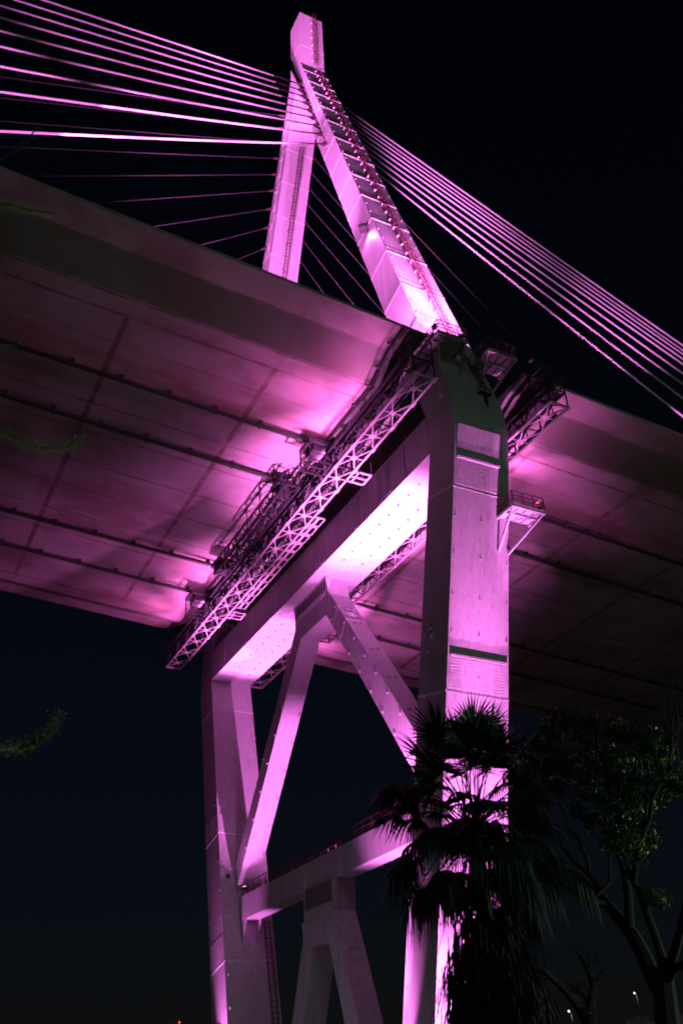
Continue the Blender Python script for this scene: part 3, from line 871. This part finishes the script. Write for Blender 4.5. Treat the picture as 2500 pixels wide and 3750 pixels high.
floodlight('floodlight at the far end of the lower beam, aimed along the brace', (-1.6, 15.6, 20.9), (-1.0, 16.3, 30), 1500, 90, .8, PINK, .4, G4)
floodlight('floodlight at the middle of the lower beam, aimed at the far leg', (2.3, -4, 20.6), (.6, 21, 36), 40000, 60, .9, PINK, .4, G4)
floodlight('bracketed floodlight at the near end of the lower beam, aimed up at the left gantry', (-3.3, -16.5, 22.0), (-5.6, -22.5, 49.4), 30000, 26, .9, PINK, .35, G4, .12, False)
floodlight('bracketed floodlight at the far end of the lower beam, aimed up at the left gantry', (-3.3, 15.8, 22.0), (-5.6, 21, 49.4), 26000, 26, .9, PINK, .35, G4, .12, False)
floodlight('small added floodlight on the bracket platform, brightening the right gantry', (4.2, -29.5, 40.5), (5.9, -27, 49.3), 1800, 80, .8, PINK, .3, G4)  # extra lamp, added to brighten the right gantry's end
G5 = 'floodlights on the ground around the tower'
floodlight('floodlight on the ground in front of the near leg, aimed up its outer face', (0, -26.6, 1.3), (0, -26.8, 38), [((0, -27.2, 38), 150000, 15, .9), ((.3, -23.6, 22), 150000, 26, .9)], 62, .8, PINK, .6, G5)
floodlight('second floodlight on the ground in front of the near leg, aimed at its foot', (.6, -27.6, 1.3), (.2, -20.4, 9), [((.2, -20.4, 9), 48000, 62, .9), ((3.2, -28.6, 40), 170000, 8, .8)], 62, .9, PINK, .6, G5)
floodlight('floodlight on the ground at the inner corner of the near leg', (-5.4, -15.2, 1.0), (-2.8, -16.0, 9), 15000, 40, .9, PINK, .5, G5)
floodlight('floodlight on the ground at the inner corner of the far leg', (-5.4, 15.3, 1.0), (-2.8, 16.4, 10), 24000, 40, .9, PINK, .5, G5)
floodlight('floodlight on the ground left of the near leg, aimed at the slim beam', (-7, -17.5, 1.0), (-.8, -13, 19.6), 52000, 34, .9, PINK, .5, G5)
floodlight('floodlight on the ground aimed at the near arm of the lower brace', (-1.4, -15.5, 1.0), (0, -5.6, 10), 11000, 46, .9, PINK, .5, G5)
floodlight('floodlight on the ground by the lower brace, aimed up at the slim beam', (-1.6, -13.0, 1.0), (-.4, -13, 18.5), 24000, 50, .9, PINK, .5, G5)

# ------------------------------------------------------------------ ground
bm = NB(); n = 24
vs = [[bm.verts.new((-1500 + 3000 * i / n, -1500 + 3000 * j / n, 0)) for j in range(n + 1)] for i in range(n + 1)]
for i in range(n):
    for j in range(n): bm.faces.new((vs[i][j], vs[i + 1][j], vs[i + 1][j + 1], vs[i][j + 1]))
link('ground', bm, GRASS)['kind'] = 'structure'
bm = NB(); quadbox(bm, [(-400, -48, .004), (400, -48, .004), (400, -40, .004), (-400, -40, .004), (-400, -48, .012), (400, -48, .012), (400, -40, .012), (-400, -40, .012)])
link('path', bm, ROAD)['kind'] = 'structure'
for s in (-1, 1):
    bm = NB(); box(bm, -5.5, 5.5, s * 16.3 - 5, s * 16.3 + 5, -.5, .9); link('footing', bm, CONC, tower)
    bm = NB(); box(bm, -2.2, 2.2, s * 8.2 - 2, s * 8.2 + 2, -.5, .5); link('footing', bm, CONC, tower)

# ------------------------------------------------------------------ palm
def palm():
    base = at(1838, 3750, 31); base.z = 0
    head = at(1735, 3040, 31)
    t = thing('palm_tree', 'dark fan palm with a shaggy skirt of dead fronds in front of the near leg', 'palm tree')
    t.location = base
    H = head - base
    bm = NB(); tube(bm, [(0, 0, 0), (.05, 0, H.z * .4), H * .75, H + Vector((0, 0, .25))], [.42, .33, .26, .22], 10)
    link('trunk', bm, PALMT, t)
    rg = random.Random(11)
    def fan(bm, c, dirv, upv, rad, spread, nb, droop, fold=.25):
        """a fan of tapering blades around c; the blades join near the stalk and hang at their tips"""
        side = dirv.cross(upv).normalized(); nrm_ = side.cross(dirv).normalized()
        for k in range(nb):
            a = -spread + 2 * spread * k / (nb - 1)
            L = rad * (1 - .22 * abs(a / spread) ** 2) * rg.uniform(.88, 1.08)
            dv = (dirv * math.cos(a) + side * math.sin(a)).normalized()
            dv = (dv + nrm_ * (-fold * abs(math.sin(a)))).normalized()
            wv = dv.cross(nrm_).normalized()
            pts = []; ww = [.012, .034, .036, .026, .012, .002]
            for i, f in enumerate((.05, .35, .58, .75, .9, 1.05)):
                g = max(0, f - .5)
                fl = f - min(droop, 1.6) * .38 * g
                pts.append(c + dv * L * fl + Vector((0, 0, -1)) * (droop * g ** 1.4 * L * 1.1) + Vector((rg.gauss(0, .01), rg.gauss(0, .01), 0)) * f)
            tw = rg.uniform(-.5, .5)
            wq = (wv * math.cos(tw) + nrm_ * math.sin(tw))
            vl = [(bm.verts.new(p - wq * q * L / 1.25), bm.verts.new(p + wq * q * L / 1.25)) for p, q in zip(pts, ww)]
            for (a0, b0), (a1, b1) in zip(vl, vl[1:]): bm.faces.new((a0, b0, b1, a1))
    def frond(az, el, stalk, rad, droop, c0, dead=False):
        d0 = Vector((math.cos(az) * math.cos(el), math.sin(az) * math.cos(el), math.sin(el)))
        bm = NB()
        sag = .25 * stalk * math.cos(el)
        p = [c0, c0 + d0 * stalk * .5 + Vector((0, 0, sag * .3)), c0 + d0 * stalk + Vector((0, 0, -sag * .4))]
        tube(bm, p, [.028, .020, .014], 5)
        o_st = None
        dd = (p[2] - p[1]).normalized()
        dd = (dd + Vector((0, 0, -.15 if el < .8 else 0))).normalized()
        side = dd.cross(Vector((0, 0, 1)))
        if side.length < .1: side = Vector((1, 0, 0))
        upv = side.normalized().cross(dd)
        fan(bm, p[2], dd, upv, rad, R(rg.uniform(80, 112)), 34, droop)
        return link('frond', bm, DEADF if dead else FROND, t)
    # crown: stiff young fans on top, older ones sinking
    for k in range(22):
        frond(k * 2.39996, R(rg.uniform(46, 84)), rg.uniform(2.2, 3.15), rg.uniform(1.25, 1.55), rg.uniform(.0, .25), H + Vector((rg.gauss(0, .1), rg.gauss(0, .1), .2)))
    for k in range(32):
        frond(k * 2.39996 + .5, R(rg.uniform(6, 48)), rg.uniform(1.9, 2.9), rg.uniform(1.15, 1.45), rg.uniform(.5, 1.2), H + Vector((rg.gauss(0, .1), rg.gauss(0, .1), .05)))
    for k in range(22):
        frond(k * 2.39996 + 1.1, R(rg.uniform(-34, 4)), rg.uniform(1.8, 2.9), rg.uniform(1.15, 1.5), rg.uniform(1.2, 2.0), H + Vector((rg.gauss(0, .12), rg.gauss(0, .12), -.15)))
    for k in range(10):
        frond(k * 2.39996 + .3, R(rg.uniform(-58, -34)), rg.uniform(1.9, 2.5), rg.uniform(1.0, 1.2), rg.uniform(1.2, 1.9), H + Vector((rg.gauss(0, .12), rg.gauss(0, .12), -.35)), True)
    # fronds that come forward, across the bare stalks
    for k in range(16):
        frond(R(-128) + rg.gauss(0, .75), R(rg.uniform(-14, 40)), rg.uniform(.8, 2.0), rg.uniform(1.0, 1.35), rg.uniform(.6, 1.5), H + Vector((rg.gauss(0, .15), rg.gauss(0, .15), rg.uniform(-.5, .3))))
    # skirt: thousands of hanging dead blades, hung in tufts
    bm = NB()
    for k in range(760):
        a = rg.uniform(0, 2 * math.pi); z = H.z - 2.7 - rg.random() ** .8 * (H.z - 3.1)
        rr = rg.uniform(.6, 1.05) * min(1.5, .95 + .14 * (H.z - 2.7 - z))
        c = Vector((H.x * z / H.z, H.y * z / H.z, z)) + Vector((math.cos(a), math.sin(a), 0)) * rr
        tilt = rg.uniform(.0, .35)
        for j in range(13):
            L = rg.uniform(.5, 1.25)
            p0 = c + Vector((rg.gauss(0, .17), rg.gauss(0, .17), rg.uniform(-.1, .3)))
            dv = Vector((math.cos(a) * tilt + rg.gauss(0, .1), math.sin(a) * tilt + rg.gauss(0, .1), -1)).normalized()
            s_ = Vector((rg.gauss(0, 1), rg.gauss(0, 1), 0)).normalized() * rg.uniform(.010, .026)
            p1 = p0 + dv * L * .55; p2 = p0 + dv * L + Vector((rg.gauss(0, .05), rg.gauss(0, .05), -.05))
            if p2.z < .05: continue
            v = [bm.verts.new(q) for q in (p0 - s_, p0 + s_, p1 + s_, p1 - s_)]; e = bm.verts.new(p2)
            bm.faces.new(v); bm.faces.new((v[3], v[2], e))
    # inner thatch, so the skirt is dense near the trunk
    tube(bm, [(H.x * f, H.y * f, H.z * f) for f in (.02, .2, .35, .45, .55, .62, .68)], [1.0, 1.0, .95, .85, .7, .5, .28], 16)
    link('dead_skirt', bm, DEADF, t)
palm()

# ------------------------------------------------------------------ trees
def grow(bm, rg, p, d, L, r, depth, tips, bend=.35, up=.25):
    """a gnarled limb that forks; collects the twig ends"""
    n = 4; pts = [p.copy()]; rad = [r]; q = p.copy(); dd = d.copy()
    for i in range(n):
        dd = (dd + Vector((rg.gauss(0, bend), rg.gauss(0, bend), rg.gauss(up * .5, bend))) * .5).normalized()
        q = q + dd * L / n; pts.append(q.copy()); rad.append(r * (1 - .35 * (i + 1) / n))
    tube(bm, pts, rad, 6 if r > .05 else 4)
    if depth == 0:
        tips.append((q, dd)); return
    for k in range(rg.choice((2, 2, 3))):
        nd = (dd + Vector((rg.gauss(0, .55), rg.gauss(0, .55), rg.gauss(.1, .45)))).normalized()
        grow(bm, rg, q, nd, L * rg.uniform(.6, .85), rad[-1] * .72, depth - 1, tips, bend, up)

def leaf_cloud(bm, rg, c, rx, rz, n, size, mati=0):
    for _ in range(n):
        v = Vector((rg.gauss(0, 1), rg.gauss(0, 1), rg.gauss(0, 1))); v = v.normalized() * (rg.random() ** .45)
        p = c + Vector((v.x * rx, v.y * rx, v.z * rz))
        a = Vector((rg.gauss(0, 1), rg.gauss(0, 1), rg.gauss(-.5, .7))).normalized(); b = a.orthogonal().normalized()
        b = Matrix.Rotation(rg.uniform(0, 6.28), 3, a) @ b
        L = size * rg.uniform(.7, 1.25); wv = L * .36
        vs_ = [bm.verts.new(q) for q in (p, p + a * L * .45 + b * wv / 2, p + a * L, p + a * L * .45 - b * wv / 2)]
        f = bm.faces.new(vs_); f.material_index = mati

def broad_tree():
    rg = random.Random(5); D = 33
    t = thing('broadleaf_tree', 'dark broadleaf tree with gnarled forking limbs at the right edge, beside the palm', 'tree')
    P = lambda x, y, dd=0: at(x, y, D + dd)
    root = P(2440, 3750); root.z = 0; t.location = root
    def limb(bm, pts, rads): tube(bm, [Vector(p) - root for p in pts], [q * .78 for q in rads], 8)
    bm = NB()
    limb(bm, [root, P(2442, 3740), P(2432, 3640), P(2425, 3560)], [.62, .46, .44, .36])
    limb(bm, [P(2432, 3660), P(2400, 3600), P(2355, 3500, .2), P(2318, 3430, .3), P(2285, 3385, .4), P(2240, 3335, .6), P(2215, 3305, .8), P(2165, 3225, 1.0), P(2110, 3165, 1.2), P(2065, 3110, 1.4), P(2030, 3040, 1.5)], [.34, .33, .32, .30, .26, .23, .2, .15, .12, .09, .05])
    limb(bm, [P(2225, 3318, .7), P(2170, 3300, .4), P(2120, 3275, .2), P(2060, 3240, 0), P(1990, 3200, 0)], [.15, .14, .12, .09, .05])
    limb(bm, [P(2160, 3220, 1), P(2150, 3150, 1), P(2120, 3080, .8), P(2080, 3020, .6)], [.1, .09, .08, .05])
    limb(bm, [P(2303, 3400, .3), P(2300, 3300, 0), P(2290, 3210, -.2), P(2268, 3130, -.3), P(2255, 3070, -.4), P(2265, 2980, -.4), P(2280, 2930, -.3), P(2300, 2870, -.2), P(2330, 2810, 0)], [.2, .18, .17, .15, .13, .12, .1, .08, .05])
    limb(bm, [P(2262, 3010, -.4), P(2240, 2930, -.6), P(2225, 2890, -.8), P(2215, 2820, -.9)], [.09, .08, .07, .04])
    limb(bm, [P(2285, 2925, -.3), P(2260, 2922, -.2), P(2230, 2900, 0), P(2205, 2860, .1), P(2180, 2800, .2)], [.07, .06, .05, .05, .03])
    limb(bm, [P(2425, 3580), P(2420, 3500, -.4), P(2395, 3420, -.6), P(2365, 3340, -.8), P(2340, 3260, -.9), P(2315, 3230, -1), P(2308, 3200, -1)], [.2, .18, .16, .15, .13, .11, .1])
    limb(bm, [P(2318, 3236, -1), P(2330, 3140, -1.2), P(2355, 3050, -1.3), P(2378, 2990, -1.3), P(2385, 2930, -1.2), P(2410, 2880, -1.2), P(2450, 2810, -1.1)], [.11, .11, .1, .1, .08, .06, .04])
    limb(bm, [P(2355, 3040, -1.3), P(2365, 2950, -1), P(2368, 2880, -.8), P(2372, 2820, -.8)], [.07, .06, .05, .04])
    limb(bm, [P(2440, 3560), P(2470, 3480, -1), P(2492, 3400, -1.5), P(2520, 3280, -2), P(2560, 3100, -2.5)], [.2, .18, .17, .15, .1])
    limb(bm, [P(2435, 3600), P(2470, 3545, -.6), P(2510, 3530, -1.0), P(2600, 3480, -1.5)], [.18, .16, .15, .1])
    limb(bm, [P(2175, 3290, .6), P(2232, 3230, 1.0), P(2228, 3130, 1.2), P(2215, 3080, 1.3)], [.06, .07, .06, .03])
    tips = []
    for x, y, dd, dx, dz in ((2030, 3040, 1.5, -.6, .7), (2330, 2810, 0, .3, 1), (2215, 2820, -.9, -.2, 1), (2180, 2800, .2, -.6, .7), (2450, 2810, -1.1, .4, .8), (2372, 2820, -.8, 0, 1), (2080, 3020, .6, -.2, 1), (2308, 3200, -1, -.3, .6), (1990, 3200, 0, -.7, .3)):
        grow(bm, rg, P(x, y, dd) - root, Vector((dx, rg.uniform(-.5, .5), dz)).normalized(), 1.0, .05, 2, tips)
    for x, y, dx, dz in ((2238, 3220, .5, .2), (2235, 3140, -.5, .6), (2215, 3090, -.3, .8), (2300, 3290, -.9, .3), (2360, 3230, .8, .3), (2290, 3350, -.8, .5), (2320, 3420, .6, .3), (2150, 3130, -.4, .9), (2228, 3180, .8, .1)):
        grow(bm, rg, P(x, y, .6) - root, Vector((dx, rg.uniform(-.4, .4), dz)).normalized(), .55, .022, 2, [], .5, .1)
    link('trunk', bm, BARK, t)
    bm = NB()
    cl = [(2000, 2690, 60), (2060, 2650, 55), (2130, 2660, 60), (2205, 2665, 60), (2265, 2690, 55), (2325, 2735, 50), (2385, 2740, 45), (2445, 2765, 40), (2080, 2760, 65), (2170, 2750, 70), (2260, 2780, 65), (2350, 2810, 60), (2440, 2840, 50),
          (2130, 2850, 60), (2200, 2880, 50), (2330, 2880, 55), (2420, 2900, 45), (2150, 2930, 45), (2240, 2960, 45), (2310, 2960, 50), (2320, 3040, 45), (2270, 3050, 45), (2310, 3100, 45), (2350, 3095, 35), (2240, 3085, 35), (1965, 2760, 50), (1925, 2830, 60), (1900, 2900, 60), (1960, 2880, 45), (1945, 2720, 40), (2480, 2870, 28), (2160, 3005, 22), (2285, 2880, 40), (2030, 2800, 40)]
    for x, y, r in cl:
        dd = rg.uniform(-1.6, 1.6); c = P(x, y, dd) - root; k = r / F_PX * (D + 4) * 1.0
        for _ in range(5):
            off = Vector((rg.gauss(0, .55), rg.gauss(0, .55), rg.gauss(0, .45))) * k
            leaf_cloud(bm, rg, c + off, k * .72, k * .5, 150, .15, 1 if (y > 3020 and rg.random() < .6) or rg.random() < .10 else 0)
    for x, y, r in ((2370, 3275, 22), (2400, 3270, 22), (2425, 3290, 24), (2385, 3300, 22), (2410, 3305, 20), (2310, 3190, 14), (2303, 3210, 12)):
        leaf_cloud(bm, rg, P(x, y, -.9) - root, r / F_PX * 36 * 1.1, r / F_PX * 36 * .75, 70, .17, 1)
    link('crown', bm, [LEAF, LEAFY], t)
broad_tree()

def bare_tree(px, py, D, label, stems, seed, r0=.14, L=1.1):
    rg = random.Random(seed)
    t = thing('bare_tree', label, 'tree'); root = at(px, py, D); root.z = 0; t.location = root
    bm = NB()
    for pts in stems:
        q = [root if i == 0 and p is None else at(p[0], p[1], D + p[2]) for i, p in enumerate(pts)]
        n = len(q); rr = [max(.018, r0 * (1 - .75 * i / (n - 1))) for i in range(n)]
        tube(bm, [v - root for v in q], rr, 6)
        for i in range(1, n):
            dv = (q[i] - q[i - 1]).normalized()
            for _ in range(2):
                nd = (dv + Vector((rg.gauss(0, .6), rg.gauss(0, .6), rg.gauss(.3, .4)))).normalized()
                grow(bm, rg, q[i] - root, nd, L * rg.uniform(.4, .8), rr[i] * .28 + .004, 2, [], .35, .15)
    link('trunk', bm, BARK, t)
bare_tree(2150, 3750, 30, 'small bare tree with a thick leaning limb at the foot of the palm skirt', [[None, (2150, 3745, 0), (2120, 3690, 0), (2080, 3640, -.3), (2035, 3595, -.6), (1990, 3555, -1), (1950, 3540, -1.2)], [None, (2160, 3745, 0), (2160, 3680, .2), (2172, 3610, .4), (2155, 3560, .5), (2120, 3500, .6)]], 3, .20, .55)
bare_tree(2600, 3750, 36, 'bare twiggy tree at the right edge, thin stems above the broadleaf tree', [[None, (2600, 3500, 0), (2560, 3150, 0), (2510, 2900, 0), (2485, 2830, 0), (2478, 2770, 0), (2462, 2700, 0), (2458, 2640, 0), (2448, 2580, 0)], [None, (2600, 3500, 0), (2560, 3150, .3), (2515, 2890, .4), (2480, 2780, .5), (2476, 2700, .5), (2480, 2640, .6), (2470, 2560, .6)]], 9, .15, .7)

def side_tree():
    rg = random.Random(21); D = 13
    t = thing('feathery_tree', 'fine-leaved tree outside the left edge, a few leafy twigs reaching into view', 'tree')
    P = lambda x, y, dd=0: at(x, y, D + dd)
    root = P(-900, 3600); root.z = 0; t.location = root
    bm = NB(); lv_ = NB()
    tr = [root, P(-880, 3300), P(-840, 2900), P(-760, 2400), P(-700, 1900), P(-620, 1300), P(-560, 700)]
    tube(bm, [p - root for p in tr], [.26, .24, .21, .18, .14, .1, .06], 8)
    tw = [([(-700, 1900), (-420, 1400), (-200, 900), (-60, 620), (20, 570), (70, 540), (110, 500), (150, 455)], 30, 0.06),
          ([(-700, 1900), (-420, 1200), (-180, 820), (-60, 745), (40, 750), (110, 770), (190, 780)], 200, .055),
          ([(-700, 1900), (-420, 1700), (-160, 1580), (0, 1575), (70, 1615), (150, 1640), (240, 1640), (320, 1610)], 260, .06),
          ([(-700, 1900), (-360, 1450), (-150, 1310), (0, 1282), (40, 1265), (75, 1250)], 26, .03),
          ([(-780, 2500), (-480, 2560), (-200, 2740), (0, 2742), (70, 2738), (110, 2728), (160, 2700), (200, 2660), (222, 2605)], 220, .055)]
    for pts, nl, sp in tw:
        q = [P(x, y, rg.uniform(-.2, .2)) - root for x, y in pts]
        tube(bm, q, [.06 * (1 - i / len(q)) ** 1.3 + .006 for i in range(len(q))], 5)
        vis = q[2:]
        for _ in range(nl * 9):
            i = rg.randrange(len(vis) - 1); p = vis[i].lerp(vis[i + 1], rg.random())
            p = p + Vector((rg.gauss(0, 1), rg.gauss(0, 1), rg.gauss(0, 1))) * sp
            a = Vector((rg.gauss(0, 1), rg.gauss(0, 1), rg.gauss(0, 1))).normalized(); b = a.orthogonal().normalized(); L = rg.uniform(.022, .045)
            lv_.faces.new([lv_.verts.new(v) for v in (p, p + a * L * .5 + b * L * .2, p + a * L, p + a * L * .5 - b * L * .2)])
    for k in range(60):
        leaf_cloud(lv_, rg, P(rg.uniform(-1100, -480), rg.uniform(300, 2200)) - root, .5, .4, 40, .06)
    link('trunk', bm, BARK, t); link('crown', lv_, LEAFY, t)
side_tree()

# ------------------------------------------------------------------ far lamps and silhouettes
def lamp_post(px, py, D, label, arm):
    top = at(px, py, D); b = Vector((top.x, top.y, 0))
    t = thing('street_lamp', label, 'street lamp', 'distant lamps at the lower right'); t.location = b
    bm = NB(); tube(bm, [(arm, 0, 0), (arm, 0, top.z * .9), (arm * .8, 0, top.z + .1), (0, 0, top.z + .2)], [.08, .06, .04, .03], 6); link('pole', bm, DARK, t)
    bm = NB(); box(bm, -.2, .2, -.12, .12, top.z + .12, top.z + .2); link('lamp_head', bm, DARK, t)
    bm = NB(); bmesh.ops.create_icosphere(bm, subdivisions=2, radius=.095, matrix=Matrix.Translation((0, 0, top.z))); link('lamp', bm, LAMPW, t, True)
    ld = bpy.data.lights.new('lamp_light', 'POINT'); ld.energy = 40; ld.color = (.75, 1, .9); ld.shadow_soft_size = .3
    lo = bpy.data.objects.new('lamp_light', ld); COL.objects.link(lo); lo.parent = t; lo.location = (0, 0, top.z - .5)
lamp_post(2081, 3703, 120, 'distant lit street lamp on a pole between the palm and the small bare tree', .35)
lamp_post(2131, 3683, 135, 'distant lit street lamp right behind the small bare tree', -.35)
lamp_post(2321, 3637, 140, 'highest of the distant street lamps, alone left of the broadleaf trunk', .35)

def globe_lamp(x, y, h, watts, label, lc=(.72, 1.0, .74)):
    t = thing('globe_lamp', label, 'street lamp'); t.location = (x, y, 0)
    bm = NB(); tube(bm, [(0, 0, 0), (0, 0, h * .6), (0, 0, h)], [.09, .07, .05], 8); link('pole', bm, DARK, t)
    bm = NB(); bmesh.ops.create_uvsphere(bm, u_segments=14, v_segments=8, radius=.22, matrix=Matrix.Translation((0, 0, h + .2))); link('globe', bm, LAMPW, t, True)
    ld = bpy.data.lights.new('lamp_light', 'POINT'); ld.energy = watts; ld.color = lc; ld.shadow_soft_size = .25
    lo = bpy.data.objects.new('lamp_light', ld); COL.objects.link(lo); lo.parent = t; lo.location = (0, 0, h + .75)
globe_lamp(-5, -60, 4.4, 2600, 'park lamp with a globe standing right of the viewpoint, outside the view')
floodlight('small added spotlight on the lawn to brighten the leafy twigs, unseen below the view', (-43.5, -66.2, .4), (-37.6, -64, 12), 3400, 80, .9, (.72, 1.0, .74), .2)  # invented low spotlight, put in to light the twigs

globe_lamp(-14, -2, 4.5, 620, 'added violet fill lamp with a globe between the lower braces, unseen below the view', (.92, .62, 1.0))  # added fill lamp for the greyish ambient light on brace and far leg

def far_block(name, px0, px1, py, D, label, step):
    a, b = at(px0, py, D), at(px1, py, D)
    t = thing(name, label, 'building'); c = (a + b) / 2; c.z = 0; t.location = c
    d = (b - a); d.z = 0; L = d.length; d.normalize(); nrm_ = Vector((-d.y, d.x, 0))
    bm = NB(); h = min(a.z, b.z)
    n = len(step)
    for i, q in enumerate(step):
        p0 = d * (-L / 2 + L * i / n); p1 = d * (-L / 2 + L * (i + 1) / n - .02)
        z = h * q
        quadbox(bm, [p0, p1, p1 + nrm_ * 9, p0 + nrm_ * 9, p0 + Vector((0, 0, z)), p1 + Vector((0, 0, z)), p1 + nrm_ * 9 + Vector((0, 0, z)), p0 + nrm_ * 9 + Vector((0, 0, z))])
    link('wall', bm, CONC, t)
    bm = NB()
    for i in range(int(L / 3)):
        p = d * (-L / 2 + 1.5 + i * 3) - nrm_ * .03
        for z in (2, 5, 8):
            if z < h * .85: beam(bm, p + Vector((0, 0, z)), p + d * 1.4 + Vector((0, 0, z)), .06, 1.2)
    link('window', bm, BLACK, t)
    return t, Vector((0, 0, h)), d, L
far_block('low_building', 2230, 2520, 3712, 160, 'low dark flat-roofed building at the lower right, behind the tree trunk', (.9, .93, .97, 1.0, .99, .93, .96, .97, 1.02, 1.0))
t, h, d, L = far_block('distant_building', 612, 662, 3732, 420, 'tiny dark building with a red roof lamp at the lower left, beside the far leg', (1.0, 1.0, .97, 1.0))
bm = NB(); bmesh.ops.create_icosphere(bm, subdivisions=2, radius=.35, matrix=Matrix.Translation(h + d * L * .42 + Vector((0, 0, -1.2)) - Vector((-d.y, d.x, 0)) * .8)); link('roof_lamp', bm, LAMPR, t)
